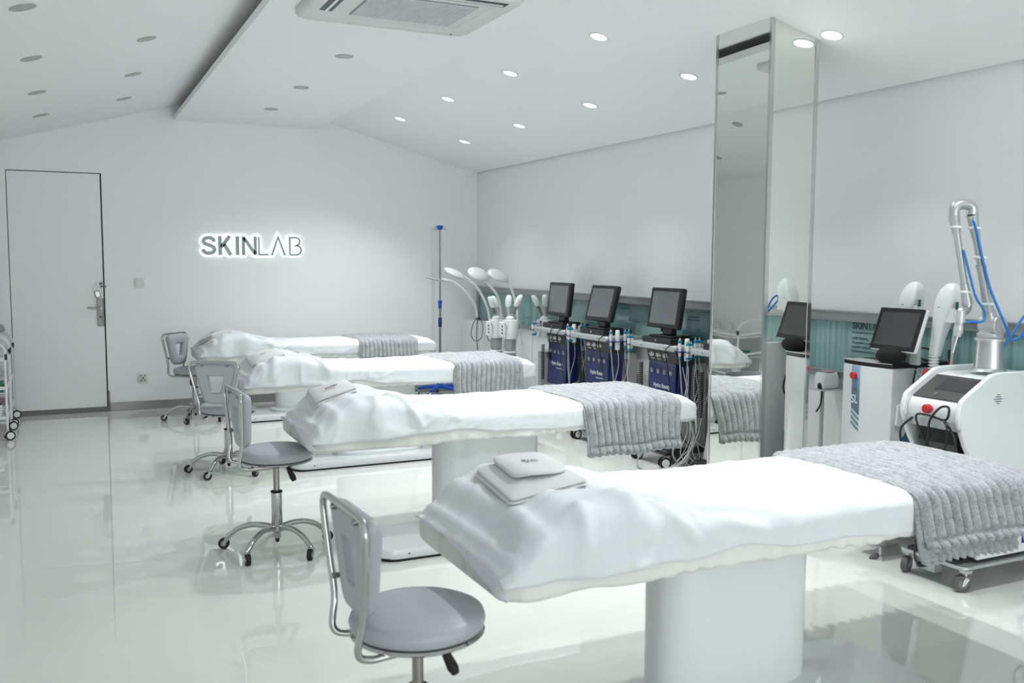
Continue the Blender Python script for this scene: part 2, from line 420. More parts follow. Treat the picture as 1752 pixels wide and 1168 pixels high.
# ------------------------------------------------------------------ ceiling lights
ORD = ['nearest the back wall', 'second from the back wall', 'third from the back wall', 'fourth from the back wall', 'fifth from the back wall', 'sixth from the back wall', 'seventh from the back wall', 'eighth from the back wall', 'ninth from the back wall', 'tenth from the back wall', 'eleventh from the back wall', 'twelfth from the back wall']
def downlight(x, y, lit, label):
    z = 2.668 if .957 < x < 2.262 else zc(x)
    tilt = 0 if .957 < x < 2.262 else (math.atan(SL) if x > 1.6 else -math.atan(.28))
    t = thing('ceiling_downlight', label, 'ceiling light', (x, y, z), 0, 'recessed downlights')
    t.rotation_euler = (0, tilt, 0)
    r = .047
    MB().lathe([(r, .004), (r + .009, .001), (r + .011, -.003), (r + .006, -.005), (r, -.003)]).build('rim', M_white if lit else M_grey, t, smooth=True)
    MB().lathe([(r, .002), (r, -.0035)]).build('diffuser', M_lampon if lit else M_lampoff, t)
    if lit:
        n = Vector((-sin(tilt), 0, -cos(tilt)))
        a = area('downlight_lamp', Vector((x, y, z)) + n * .012, (0, tilt, 0), .09, LIT_POWER * (.6 if x > 3 else 1.35), shape='DISK', spread=radians(112))
YS = (8.05, 6.9, 5.77, 4.62, 3.48, 2.33)
for i, y in enumerate(YS):
    downlight(2.74, y, True, 'lit recessed downlight in the row left of the mirrored column, ' + ORD[i])
    downlight(3.36, y, True, 'lit recessed downlight in the row beside the right wall, ' + ORD[i])
for i, y in enumerate((8.17, 7.05, 5.86)): downlight(1.628, y, False, 'unlit recessed downlight in the flat middle ceiling panel, ' + ORD[i])
for i, y in enumerate((8.15, 7.05, 5.89)): downlight(.47, y, False, 'unlit recessed downlight on the left slope beside the shadow gap, ' + ORD[i])
for i, y in enumerate((8.17, 7.07, 5.89, 4.72)): downlight(-.128, y, False, 'unlit recessed downlight in the leftmost row over the door, ' + ORD[i])

# air conditioner cassette
ac = thing('air_conditioner', 'white square ceiling cassette air conditioner with mesh grille', 'air conditioner', (1.575, 4.52, 2.668))
def rrect(w, h, r, n=5):
    P = []
    for cx, cy, a0 in ((w - r, h - r, 0), (-w + r, h - r, 90), (-w + r, -h + r, 180), (w - r, -h + r, 270)):
        for k in range(n + 1):
            a = radians(a0 + 90 * k / n); P.append((cx + r * cos(a), cy + r * sin(a)))
    return P
A = MB()
A.loft([[(x * s, y * s, z) for x, y in rrect(.475, .40, .06)] for s, z in ((1, 0), (1, -.022), (.985, -.035), (.95, -.042))])
A.build('ac_housing', mat('ac_white', (222, 225, 222), .4), ac, smooth=True)
MB().box(-.245, -.235, -.046, .29, .17, -.041).build('grille_backing', mat('grille_grey', (150, 156, 150), .6), ac, bevel=.002)
g = MB()
for i in range(19): x = -.235 + .515 * i / 18; g.box(x - .0022, -.23, -.051, x + .0022, .165, -.046)
for i in range(21): y = -.225 + .385 * i / 20; g.box(-.24, y - .0018, -.051, .285, y + .0018, -.046)
g.build('grille_mesh', M_white, ac, kind='stuff')
for k, (x0, y0, x1, y1) in enumerate(((-.40, -.26, -.335, .16), (-.26, -.345, .40, -.285), (.345, -.26, .40, .24), (-.26, .29, .40, .33))):
    s_ = MB().box(x0, y0, -.0445, x1, y1, -.038).build('air_slot', M_black if k < 2 else MATS['ac_white'], ac, bevel=.004)
    if k == 0: MB().box(-.375, y0 + .02, -.049, -.362, y1 - .02, -.044).build('louvre', M_white, s_)
    if k == 1: MB().box(x0 + .02, -.322, -.049, x1 - .02, -.310, -.044).build('louvre', M_white, s_)
MB().cyl((.37, .335, -.0435), (.37, .335, -.046), .006, n=12).build('signal_light', M_black, ac)

# ------------------------------------------------------------------ mirrored column
cc = thing('mirrored_column', 'tall square column clad in polished mirror steel', 'column', (3.2225, 3.7825, 0))
CX, CY = .1475, .2075
def ztop(x): return zc(3.2225 + x)
MB().prism([(-CX + .004, 0), (CX - .004, 0), (CX - .004, ztop(CX)), (-CX + .004, ztop(-CX))], -CY + .004, CY - .004).build('column_core', M_greyd, cc)
def wob(z, s): return .0009 * sin(z * 3.1 + s) + .0003 * sin(z * 7.3 + 2 * s)
def face(fn):
    return MB().grid(fn, 60, 10).build('mirror_panel', M_mirror, cc, smooth=2)
def bow(v): return 4 * v * (1 - v)
face(lambda u, v: (-CX - wob(u * 2.5, 1) * bow(v), -CY + 2 * CY * v, u * ztop(-CX)))
face(lambda u, v: (-CX + 2 * CX * v, -CY - .4 * wob(u * 2.5, 2.4) * bow(v), u * ztop(-CX + 2 * CX * v)))
face(lambda u, v: (CX + wob(u * 2.5, 4) * bow(v), -CY + 2 * CY * v, u * ztop(CX)))
face(lambda u, v: (-CX + 2 * CX * v, CY + wob(u * 2.5, 5) * bow(v), u * ztop(-CX + 2 * CX * v)))
for sx in (-1, 1):
    for sy in (-1, 1):
        x, y = sx * CX, sy * CY; zt = ztop(x) - .002
        MB().box(min(x, x - sx * .02), min(y, y + sy * .003), .0, max(x, x - sx * .02), max(y, y + sy * .003), zt).box(min(x, x + sx * .003), min(y + sy * .003, y - sy * .012), 0, max(x, x + sx * .003), max(y + sy * .003, y - sy * .012), zt).build('edge_trim', M_trim, cc)

# ------------------------------------------------------------------ treatment beds
TOPZ = [(0, .60), (.03, .632), (.12, .705), (.22, .742), (.36, .744), (.5, .705), (.66, .668), (.9, .660), (1.6, .662), (2.0, .660), (2.06, .652), (2.09, .63)]
BL, BW = 2.09, .325
def top(x): return interp(TOPZ, x)
def topxy(x, y):      # the mattress crown sinks a touch towards the sides
    return top(x) - .012 * (abs(y) / BW) ** 4
def bed_parts(t, seed):
    px = -.08 if seed == 1 else -.01
    m = MB(); rings = []; st = [0, .004, .015, .04, .08, .12, .17, .22, .29, .36, .43, .5, .6, .7, .9, 1.2, 1.6, 1.9, 2.0, 2.05, 2.08, 2.09]
    for x in st:
        e = min(1, (x / .05)) if x < .05 else (min(1, (BL - x) / .05))
        e = math.sqrt(max(.02, 1 - (1 - e) ** 2)); inset = (1 - e) * .035
        zt = top(x) - .006 - (.0 if x > .05 else (1 - e) * .02); zb = interp([(0, .512), (.25, .528)], x) + (1 - e) * .012
        w = BW - .006 - inset; r = min(.035, (zt - zb) * .4); h = (zt - zb) / 2; cz = (zt + zb) / 2
        rings.append([(x, a, cz + b) for a, b in rrect(w, h, r, 5)])
    m.loft(rings); m.build('mattress', M_matt, t, smooth=True, angle=60)
    # pillow crease pad at the head end
    for yy, ww in ((-.185, .125), (.02, .10), (.21, .105)):
        p = MB(); p.loft([[(xx, yy + a * s, .568 + b * (.55 + .45 * s)) for a, b in rrect(ww, .038, .03, 4)] for xx, s in ((.02, 1), (.004, 1.0), (-.006, .93), (-.012, .7), (-.014, .3))])
        p.build('head_pad', M_matt, t, smooth=True, angle=60)
    # ruffled elastic hem all round
    rnd = random.Random(seed)
    ph = [rnd.uniform(0, 6) for _ in range(8)]
    path = []
    N = 520
    P = rrect(1.0, 1.0, .12, 6)
    def per(u):
        tot = 2 * (BL + 2 * BW); d = u * tot
        if d < BL: return (d, -BW, 0, -1, d)
        d -= BL
        if d < 2 * BW: return (BL, -BW + d, 1, 0, BL + d)
        d -= 2 * BW
        if d < BL: return (BL - d, BW, 0, 1, BL + 2 * BW + d)
        d -= BL
        return (0, BW - d, -1, 0, 2 * BL + 2 * BW + d)
    def hem(u, v):
        x, y, nx, ny, d = per(min(u, .99999))
        amp = .5 + .5 * noise.noise(Vector((d * 3, seed * 7.1, 0)))
        calm = min(1, max(.08, (x - .2) / .5)) if ny else .2
        out = .004 + v * (.010 * calm * sin(d * 58 + ph[0] + 9 * noise.noise(Vector((d * 5, seed, 1)))) * (amp + .1) + .003) - .010 * max(0, v - .55)
        zt = .60 if x > .05 else .60
        zz = zt - v * (zt - .528) - v * .010 * noise.noise(Vector((d * 6, seed * 3.3, 5))) - v * .002 * calm * sin(d * 90)
        cr = min(1, min(x, BL - x) / .05) if True else 1
        ins = .03 * (1 - cr) if ny else 0
        return (x + nx * (out - .004), y + ny * (out - ins), zz)
    MB().grid(hem, N, 6).build('ruffled_hem', M_ruf, t, smooth=2, solid=.002)
    # pedestal, base plate, foot pedal
    def ell(a, b, e, n=40):
        out = []
        for k in range(n):
            th = 2 * pi * k / n; c, s_ = cos(th), sin(th)
            out.append((a * abs(c) ** e * (1 if c > 0 else -1), b * abs(s_) ** e * (1 if s_ > 0 else -1)))
        return out
    E1 = ell(.285, .115, .75)
    MB().loft([[(.94 + px + a * s, b * s - .13, z) for a, b in E1] for s, z in ((1, .055), (1, .5), (.98, .53))]).build('pedestal', M_ped, t, smooth=True)
    MB().loft([[(.94 + px + a * s, b * s - .15, z) for a, b in ell(.33, .165, .8)] for s, z in ((1, .056), (1, .075), (.97, .082))]).build('pedestal_skirt', M_ped, t, smooth=True)
    R = rrect(.645, .215, .09, 6)
    MB().loft([[(.935 + px + a * s, b * s - .19, z) for a, b in R] for s, z in ((.985, .012), (1, .018), (1, .046), (.985, .056))]).build('base_plate', M_whiteg, t, smooth=True)
    MB().loft([[(.935 + px + a * .985, b * .975 - .19, z) for a, b in R] for z in (0, .013)]).build('rubber_foot', M_rubber, t)
    if seed == 3:
      f = MB().tube(smooth_path([(.50, -.12, .18), (.50, -.14, .075), (.52, -.16, .062), (.62, -.17, .062)], 5), .009)
      f.tube([(.53, -.10, .18), (.53, -.13, .065)], .008)
      f.build('foot_pedal_bar', M_whiteg, t, smooth=True)
    MB().cyl((.42, -.404, .035), (.42, -.408, .035), .005, n=10).build('plate_screw', M_greyd, t)

def sheet(t0, seed, label, ridges, hemz=.572):
    """cotton sheet draped over hump and bed"""
    rnd = random.Random(seed * 13 + 1)
    def F(u, v):
        # u: -oh..BL   v: -1..1 across
        tt = v * 2 - 1; s = u * 1.0
        oh = .10
        x = -oh + s * (BL + oh + .03)
        over = max(0, -x); xf = max(0, x - BL + .01); xc = min(max(x, 0.0), BL)
        flat = .76; at = abs(tt); sg = 1 if tt > 0 else -1
        hz = (hemz if sg < 0 else .60) + .012 * noise.noise(Vector((xc * 4, seed * 5, 2 + sg))) + interp([(.6, 0.), (1.3, -.022)], xc) + (.02 * math.exp(-((xc - .75) / .12) ** 2))
        zt = top(xc) + .007
        r = .03
        if at < flat:
            y = tt / flat * (BW - r + .006); z = topxy(xc, y) + .007; ny = 0; dep = 0
        else:
            q = (at - flat) / (1 - flat); arc = pi / 2 * r; tot = (zt - .012 - hz) + arc - r
            dd = q * tot
            if dd < arc:
                a = dd / r; y = sg * (BW - r + .006 + r * sin(a)); z = zt - .012 - r * (1 - cos(a)); ny = sin(a); dep = 0
            else:
                y = sg * (BW + .006); z = zt - .012 - r - (dd - arc); ny = 1; dep = (dd - arc) / max(.01, tot - arc)
        # folds on the side flare outward with depth
        if ny:
            k = (zt - z)
            fl = .5 + .5 * sin(xc * 19 + seed + 2.5 * noise.noise(Vector((xc * 2.2, seed, sg))))
            am = (.030 * math.exp(-((xc - .28) / .22) ** 2) + .012) * (1 if sg < 0 else .3)
            y += sg * ny * k / .15 * (am * fl * .8 + .004)
        xo = xc
        if over > 0:                       # head end: hangs down, lowest at the near corner
            side = (1 - tt) / 2
            drop = over / oh * (.004 + .078 * side ** 2.6 + .010 * noise.noise(Vector((tt * 3, seed, 9)))) * (1 if at < flat else 1 - .62 * (at - flat) / (1 - flat))
            z -= drop; xo = -.016 - .06 * drop - .006 * noise.noise(Vector((tt * 4, seed, 3))) * over / oh
            xo += .02 * max(0, at - flat) / (1 - flat) * over / oh
        if xf > 0:
            z -= xf * 2.2; xo = BL + .006
        n = noise.noise(Vector((x * 3, y * 5, seed))) * .004 + noise.noise(Vector((x * 9, y * 12, seed + 4))) * .0022
        z += max(0, n) * (1 - ny) ; y += sg * ny * abs(n) * 1.2
        # crisp little creases, long and shallow along the bed, steeper beside the hump
        ql = x * .9 + (tt * .5) * 1.6; qc = x * 2.2 - (tt * .5) * 3.4
        hump = math.exp(-((x - .45) / .38) ** 2)
        wr = (1 - abs(noise.noise(Vector((ql * 2.2, qc * 2.4, seed * 3))))) ** 9 * (.0035 + .007 * hump * (.4 + ny))
        wr += (1 - abs(noise.noise(Vector((x * 2.5, tt * 7, seed * 5 + 2))))) ** 12 * .0028
        if ny: y += sg * ny * wr; z += (1 - ny) * wr
        else: z += wr
        # creases
        ys = tt * .5
        for (x1, y1, x2, y2, a, w) in ridges:
            dx, dy = x2 - x1, y2 - y1; L2 = dx * dx + dy * dy
            tq = ((x - x1) * dx + (ys - y1) * dy) / L2
            tc = min(1, max(0, tq)); px, py = x1 + dx * tc, y1 + dy * tc
            d2 = (x - px) ** 2 + (ys - py) ** 2
            k = a * math.exp(-d2 / w ** 2) * math.sin(pi * min(1, .15 + tc * .85)) ** .5 * max(0, 1 - max(0, math.sqrt(d2) - w * 3) / w)
            if ny: y += sg * ny * k; z += (1 - ny) * k
            else: z += k
        return (xo, y, z)
    o = MB().grid(F, 230, 96).build('bed_sheet', M_sheet, None, smooth=2, solid=.003)
    o.location = t0.location; o.rotation_euler = t0.rotation_euler
    return tag(o, label, 'sheet', 'white sheets draped over the beds')

def blanket(t0, seed, label, zhem, x0=1.45, x1=2.0, low=None):
    NR = 14
    def mk(hz, xa, xb, off, under=False):
        def F(u, v):
            tt = v * 2 - 1; at = abs(tt); sg = 1 if tt > 0 else -1
            xe = xb + .11 * (tt * .5 + .5) * (0 if under else 1)
            xs = xa + .03 * noise.noise(Vector((tt * 1.5, seed, 0)))
            flare = max(0, at - .6)
            x = xs + (xe - xs) * u
            rib = abs(sin(pi * u * NR)) ; 
            edge = min(1, u * 14) * min(1, (1 - u) * 14); edge = math.sin(edge * pi / 2)
            base = topxy(min(x, BL), 0) if x < BL else top(BL) - (x - BL) * 1.5
            base += off
            flat = .58; r = .045; Wd = BW + .012 + off
            hzz = (hz if sg < 0 else .575) + .01 * noise.noise(Vector((u * 3, seed, sg)))
            if at < flat:
                y = tt / flat * (Wd - r); z = base - .012 * (abs(y) / BW) ** 4; nz, ny = 1, 0; q = 0
            else:
                arc = pi / 2 * r; tot = (base - hzz) + arc - r; dd = (at - flat) / (1 - flat) * tot; q = (at - flat) / (1 - flat)
                if dd < arc: a = dd / r; y = sg * (Wd - r + r * sin(a)); z = base - .012 - r * (1 - cos(a)); nz, ny = cos(a), sin(a)
                else: y = sg * (Wd + .05 * ((dd - arc) / tot)); z = base - .012 - r - (dd - arc); nz, ny = 0, 1
            h = (.002 + .023 * rib ** .7 * (.45 + .55 * ny if not under else .5)) * edge
            h += .004 * noise.noise(Vector((x * 14, y * 14, seed))) * (1 - .5 * ny) * edge + .003 * noise.noise(Vector((x * 45, y * 45 + z * 45, seed)))
            # gathered band just above the hem: pinch then puff
            pin = math.exp(-((q - .88) / .025) ** 2); puf = math.exp(-((q - .96) / .04) ** 2)
            h = h * (1 - .8 * pin) + .012 * puf * (.4 + rib)
            x += .006 * sin(z * 20 + seed + u * 3) * ny
            z2 = z - .008 * rib * max(0, q - .9) * 10
            return (x, y + sg * ny * h, z2 + nz * h)
        return F
    g = MB(); g.grid(mk(zhem, x0, x1, .012), 168, 110)
    lowz = low if low is not None else zhem - .012
    g.grid(mk(lowz, x0 - .012, x1 - (.0 if low is None else .13), .004, True), 120, 70)
    # rolled folded edge
    o = g.build('plush_blanket', M_fur, None, smooth=2, solid=.006)
    o.location = t0.location; o.rotation_euler = t0.rotation_euler
    return tag(o, label, 'blanket', 'grey ribbed blankets on the beds')

def towel(t0, cx, cy, lx, ly, rz, label, layers=2, zb=None, thick=.014, marks=('SL', M_emb), zoff=0., round_=False):
    t = thing('folded_towel', label, 'towel', (0, 0, 0), 0, 'folded towels on the beds')
    t.location = t0.location
    T = MB()
    def pos(a, b, h):
        x = cx + a * cos(rz) - b * sin(rz); y = cy + a * sin(rz) + b * cos(rz)
        return (x, y, topxy(min(max(x, 0), BL), y) + .013 + zoff + h)
    for k in range(layers):
        s = 1 - .03 * k; z0 = k * thick * 1.02; R = rrect(lx / 2 * s, ly / 2 * s, (.06 if round_ else .018), 6)
        rings = []
        for q, z in ((.0, 0), (.93, 0), (1, .25), (1.01, .5), (1, .75), (.95, 1), (.5, 1.05), (.0, 1.07)):
            rings.append([pos(a * max(q, .01) + .003 * k, b * max(q, .01), z0 + z * thick + .002 * noise.noise(Vector((a * 20, b * 20, k + cx * 9)))) for a, b in R])
        T.loft(rings)
    T.build('towel_body', M_towel, t, smooth=True, angle=60)
    if marks:
        body, m = marks
        p = pos(-.03, -.015, layers * thick * 1.02 + .004)
        sl = (top(cx + .03) - top(cx - .03)) / .06
        o = text_obj('embroidered_mark', body, .038, m, t, p, (0, -math.atan(sl), rz - .25), .0006)
    return t

beds = {}
def bed(key, x, y, label, seed):
    t = thing('treatment_bed', label, 'bed', (x, y, 0), 0, 'white treatment beds'); bed_parts(t, seed); beds[key] = t; return t
bA = bed('A', .985, 2.41, 'white padded treatment bed on oval pedestal, nearest the camera', 1)
bB = bed('B', .985, 4.44, 'white padded treatment bed, second from the camera, beside the mirrored column', 2)
bC = bed('C', 1.03, 6.455, 'white padded treatment bed, third from the camera', 3)
bD = bed('D', 1.01, 8.47, 'white padded treatment bed, farthest from the camera along the back wall', 4)
RA = [(.40, -.30, .60, -.47, .022, .022), (.46, -.24, .95, -.40, .020, .022), (.50, -.34, .85, -.45, .014, .018), (.24, -.33, .20, -.48, .012, .02), (.36, -.3, .42, -.46, .02, .04), (.5, -.1, 1.15, -.22, .007, .035), (.9, -.2, 1.4, -.36, .008, .03), (1.15, -.38, 1.35, -.33, .016, .03), (.1, -.2, .05, -.44, .014, .03), (.7, .1, 1.4, .05, .005, .04), (1.25, .12, 1.45, .1, .006, .02)]
sheet(bA, 1, 'white cotton sheet on the nearest bed', RA)
sheet(bB, 2.3, 'white cotton sheet on the second bed from the camera', [(.38, -.28, .52, -.48, .026, .02), (.42, -.26, .72, -.44, .022, .02), (.46, -.24, .82, -.36, .018, .018), (.52, -.30, .95, -.40, .014, .018), (.6, -.15, 1.1, -.28, .008, .02), (.3, -.28, .3, -.46, .014, .03), (.06, -.25, .03, -.45, .012, .03), (.9, -.3, 1.3, -.35, .008, .03)])
sheet(bC, 3.7, 'white cotton sheet on the third bed from the camera', [(.40, -.22, .56, -.46, .030, .028), (.5, -.2, .95, -.42, .018, .03), (.2, -.3, .16, -.47, .02, .03), (.08, -.28, .02, -.46, .02, .03)], .562)
sheet(bD, 5.1, 'white cotton sheet on the farthest bed by the back wall', [(.42, -.22, .62, -.44, .022, .03), (.5, -.2, .9, -.42, .014, .03), (.2, -.3, .14, -.47, .014, .03), (1.2, -.36, 1.35, -.3, .012, .03)])
blanket(bA, 1.7, 'grey ribbed plush blanket over the foot of the nearest bed', .515, 1.44, 2.00, low=.465)
blanket(bB, 4.2, 'grey ribbed plush blanket over the foot of the second bed', .43, 1.40, 1.96)
blanket(bC, 6.6, 'grey ribbed plush blanket over the foot of the third bed', .36, 1.44, 1.96)
blanket(bD, 8.1, 'grey ribbed plush blanket over the foot of the farthest bed', .50, 1.36, 1.9)
towel(bA, .25, .05, .24, .36, -.12, 'large folded white towel on the nearest bed, under a smaller towel', 2, marks=None, thick=.0095)
towel(bA, .27, .09, .17, .28, -.12, 'small round-edged folded towel on top of the large towel on the nearest bed', 1, zoff=.022, thick=.013, marks=('SJC', M_emb), round_=True)
towel(bB, .19, .10, .21, .32, -.10, 'folded white towel on the second bed', 2, marks=('S L\nLAB', M_embr))
towel(bC, .19, .02, .22, .40, -.05, 'folded white towel on the third bed', 1, marks=('SL', M_embr))
towel(bD, .15, .02, .20, .30, .35, 'folded white towel on the farthest bed by the back wall', 2, marks=('SL', M_embr))

# ------------------------------------------------------------------ stools
def caster(parent, x, y, zf, a, r=.026, name='caster', m=M_rubber, hub=M_steel, fork=M_chrome, w=.011):
    """twin fork + wheel standing on z=0 ; zf top of the stem"""
    d = Vector((cos(a), sin(a), 0)); c = Vector((x, y, 0)) + d * .016; s_ = Vector((-sin(a), cos(a), 0))
    f = MB()
    for k in (-1, 1):
        q = s_ * k * (w + .003)
        f.loft([[c + q + Vector((0, 0, r - .008)) - d * .006 + s_ * e, c + q + Vector((0, 0, r - .008)) + d * .006 + s_ * e, Vector((x, y, r + .024)) + q + d * .012 + s_ * e, Vector((x, y, r + .024)) + q - d * .012 + s_ * e] for e in (-.0015, .0015)])
    f.lathe([(.012, r + .02), (.016, r + .024), (.016, r + .03), (.008, r + .033), (.006, zf)], (x, y, 0), n=12)
    fo = f.build(name, fork, parent, smooth=True)
    wv = Vector((0, 0, r))
    MB().cyl(c + wv - s_ * w, c + wv + s_ * w, r, n=22).build('wheel', m, fo, smooth=True, bevel=.002)
    MB().cyl(c + wv - s_ * (w + .0012), c + wv + s_ * (w + .0012), r * .55, n=16).build('wheel_hub', hub, fo, smooth=True)
    return fo
def stool(x, y, alpha, label, base=0., zs=.5, phi=0.):
    t = thing('rolling_stool', label, 'stool', (x, y, 0), alpha, 'grey vinyl rolling stools')
    # local +x = where the sitter faces ; backrest at -x
    MB().lathe([(.02, zs - .055), (.155, zs - .055), (.173, zs - .046), (.178, zs - .028), (.172, zs - .010), (.155, zs - .002), (.10, zs + .003), (.001, zs + .004)], n=48).build('seat', M_vinyl, t, smooth=2)
    MB().lathe([(.001, zs - .066), (.168, zs - .066), (.176, zs - .060), (.170, zs - .054), (.001, zs - .054)], n=48).build('seat_rim', M_chrome, t, smooth=True)
    MB().lathe([(.015, .20), (.015, zs - .066), (.03, zs - .066)], n=20).build('gas_piston', M_steel, t, smooth=True)
    MB().lathe([(.024, .115), (.026, .12), (.026, .28), (.022, .284)], n=24).build('column_sleeve', M_chrome, t, smooth=True)
    MB().lathe([(.016, .278), (.028, .281), (.028, .288), (.016, .291)], n=20).build('sleeve_collar', M_rubber, t, smooth=True)
    h = MB().lathe([(.01, .055), (.016, .058), (.02, .085), (.034, .095), (.036, .118), (.026, .124)], n=20).build('hub', M_chrome, t, smooth=True)
    MB().lathe([(.002, .035), (.010, .04), (.011, .056)], n=12).build('hub_plug', M_rubber, h, smooth=True)
    for k in range(5):
        a = phi + 2 * pi * k / 5; R = .245
        prof = [(.02, .108), (.07, .118), (.13, .118), (.19, .098), (.228, .07), (R, .058)]
        pts = smooth_path([(q * cos(a), q * sin(a), z) for q, z in prof], 5)
        n = len(pts)
        lg = MB().tube(pts, .01, 10, rad=[.0155 - .004 * i / n for i in range(n)]).build('star_leg', M_chrome, t, smooth=True)
        caster(t, R * cos(a), R * sin(a), .068, a + random.Random(k + x).uniform(-1.4, 1.4))
    # lever
    MB().tube([(.0, -.02, zs - .075), (.03, -.10, zs - .08)], .004).build('lever_rod', M_steel, t, smooth=True)
    MB().tube([(.028, -.095, zs - .078), (.036, -.105, zs - .10), (.048, -.115, zs - .13), (.054, -.12, zs - .145)], .01, rad=[.007, .012, .015, .010]).build('lever_handle', M_rubber, t, smooth=True)
    # back frame: one bent tube loop, trapezoid, passing under the seat
    tl = .14   # lean
    def B(y_, z_): return (-.185 - (z_ - (zs - .02)) * tl * 0.35, y_, z_)
    zt = zs + .29
    loop = [(.06, -.09, zs - .073), (-.10, -.092, zs - .074), (-.165, -.094, zs - .074), (-.197, -.098, zs - .05), B(-.11, zs + .03), B(-.135, zs + .13), B(-.16, zt - .055), B(-.158, zt - .02), B(-.13, zt), B(0, zt + .002),
            B(.13, zt), B(.158, zt - .02), B(.16, zt - .055), B(.135, zs + .13), B(.11, zs + .03), (-.197, .098, zs - .05), (-.165, .094, zs - .074), (-.10, .092, zs - .074), (.06, .09, zs - .073)]
    MB().tube(smooth_path(loop, 6), .0095, 12).build('back_frame', M_chrome, t, smooth=2)
    # cushion: trapezoid ring with a hole
    def ring(scale_o, xoff, hole=False, ins=0.):
        P = []
        if not hole: corners = [(-.145 + ins, zt - .012 - ins), (.145 - ins, zt - .012 - ins), (.078 - ins, zs + .022 + ins), (-.078 + ins, zs + .022 + ins)]; rad = .042
        else: corners = [(-.055 - ins, zs + .20 + ins), (.055 + ins, zs + .20 + ins), (.028 + ins, zs + .095 - ins), (-.028 - ins, zs + .095 - ins)]; rad = .012
        n = 4
        for i in range(n):
            p = Vector(corners[i]); a = Vector(corners[i - 1]); b = Vector(corners[(i + 1) % n])
            d0 = (a - p).normalized(); d1 = (b - p).normalized()
            for k in range(7):
                q = k / 6; s0 = p + d0 * rad; s1 = p + d1 * rad
                P.append((s0 * (1 - q) ** 2 + p * 2 * q * (1 - q) + s1 * q ** 2))
            if i < 4:
                s1 = p + d1 * rad; e = b + (p - b).normalized() * rad
                for q in (.25, .5, .75): P.append(s1.lerp(e, q))
        return [(B(0, v.y)[0] + xoff, v.x, v.y) for v in P]
    prof = [(0, .014, 0), (0, .012, .004), (0, .03, -.003), (0, .050, .0), (0, .060, .012), (0, .062, .03)]
    rings = [ring(1, x_, ins=i_) for x_, i_ in ((.012, .006), (.012, 0), (.03, -.004), (.045, 0), (.055, .010), (.058, .026))]
    rings += [ring(1, x_, True, i_) for x_, i_ in ((.058, .018), (.052, .006), (.04, .0), (.02, .0), (.012, .004))]
    MB().loft(rings, closed=True).build('back_cushion', M_vinyl, t, smooth=2)
    MB().loft([ring(1, .0125, ins=.008), ring(1, .0095, ins=.01), ring(1, .0095, True, .008), ring(1, .0125, True, .006)], closed=True).build('back_panel', M_vinylb, t, smooth=True)
    for yy, zz in ((-.09, zt - .02), (.09, zt - .02), (-.115, zs + .08), (.115, zs + .08)):
        MB().cyl((B(0, zz)[0] - .003, yy * .93, zz), (B(0, zz)[0] + .014, yy * .93, zz), .008, n=10).build('mount_bolt', M_steel, t, smooth=True)
    return t
stool(.800, 2.235, radians(3), 'grey vinyl stool with open backrest, nearest the camera', zs=.50, phi=.3)
stool(.885, 4.47, radians(4), 'grey stool with chrome star base, beside the second bed', zs=.50, phi=radians(153) - .07)
stool(.935, 6.27, radians(58), 'grey stool showing the back of its open backrest, at the third bed', zs=.455, phi=.55)
stool(.99, 8.45, radians(-42), 'grey stool turned to show its cushion front, at the farthest bed', zs=.46, phi=1.2)

# ------------------------------------------------------------------ hydra facial carts
def swivel(parent, x, y, a, r=.038, hub=M_white, wheel=M_rubber, fork=M_white, w=.012, z=0):
    """round covered castor: two discs with white hubs"""
    d = Vector((cos(a), sin(a), 0)); s_ = Vector((-sin(a), cos(a), 0)); c = Vector((x, y, z + r)) + d * .012
    f = MB().sph(c - d * r * .2 + Vector((0, 0, r * .25)), r * .85, 12, (1, .8, .9)).cyl((x, y, z + r), (x, y, z + 2 * r + .006), .01, n=12)
    fo = f.build('caster', fork, parent, smooth=True)
    for k in (-1, 1):
        q = s_ * k * w
        MB().cyl(c + q * 1.0, c + q * 2.2, r, n=24).build('wheel', wheel, fo, smooth=True)
        MB().cyl(c + q * 1.6, c + q * 2.35, r * .72, n=20).build('wheel_hub', hub, fo, smooth=True)
    return fo
def handpiece(parent, x, y, z, h=.115, r=.0105, tip='pin'):
    m = MB().lathe([(r * .7, 0), (r, .012), (r, h * .45), (r * 1.15, h * .7), (r * .95, h * .86)], (x, y, z), n=14)
    o = m.build('handpiece', M_white, parent, smooth=True)
    MB().lathe([(r * 1.25, h * .78), (r * 1.3, h * .8), (r * 1.3, h * .93), (r * 1.1, h * .95)], (x, y, z), n=14).build('teal_collar', M_teal, o, smooth=True)
    MB().lathe([(r * .8, .0), (r * 1.1, -.002), (r * 1.1, -.014), (r * .7, -.016)], (x, y, z), n=14).build('teal_collar', M_teal, o, smooth=True)
    MB().lathe([(r * .75, h * .95), (r * .5, h * 1.03), (r * .28, h * 1.08)], (x, y, z), n=12).build('tip', mat('pink_tip', (224, 176, 172), .4) if tip == 'pink' else M_clear, o, smooth=True)
    return o
def coil(parent, x, y, z0, z1, r=.016, turns=26, tilt=0.):
    pts = [(x + r * cos(k * .7), y + r * sin(k * .7) + tilt * (k / (turns * 9)), z0 + (z1 - z0) * k / (turns * 9)) for k in range(turns * 9 + 1)]
    return MB().tube(pts, .0032, 6).build('coiled_tube', M_black, parent, smooth=2)
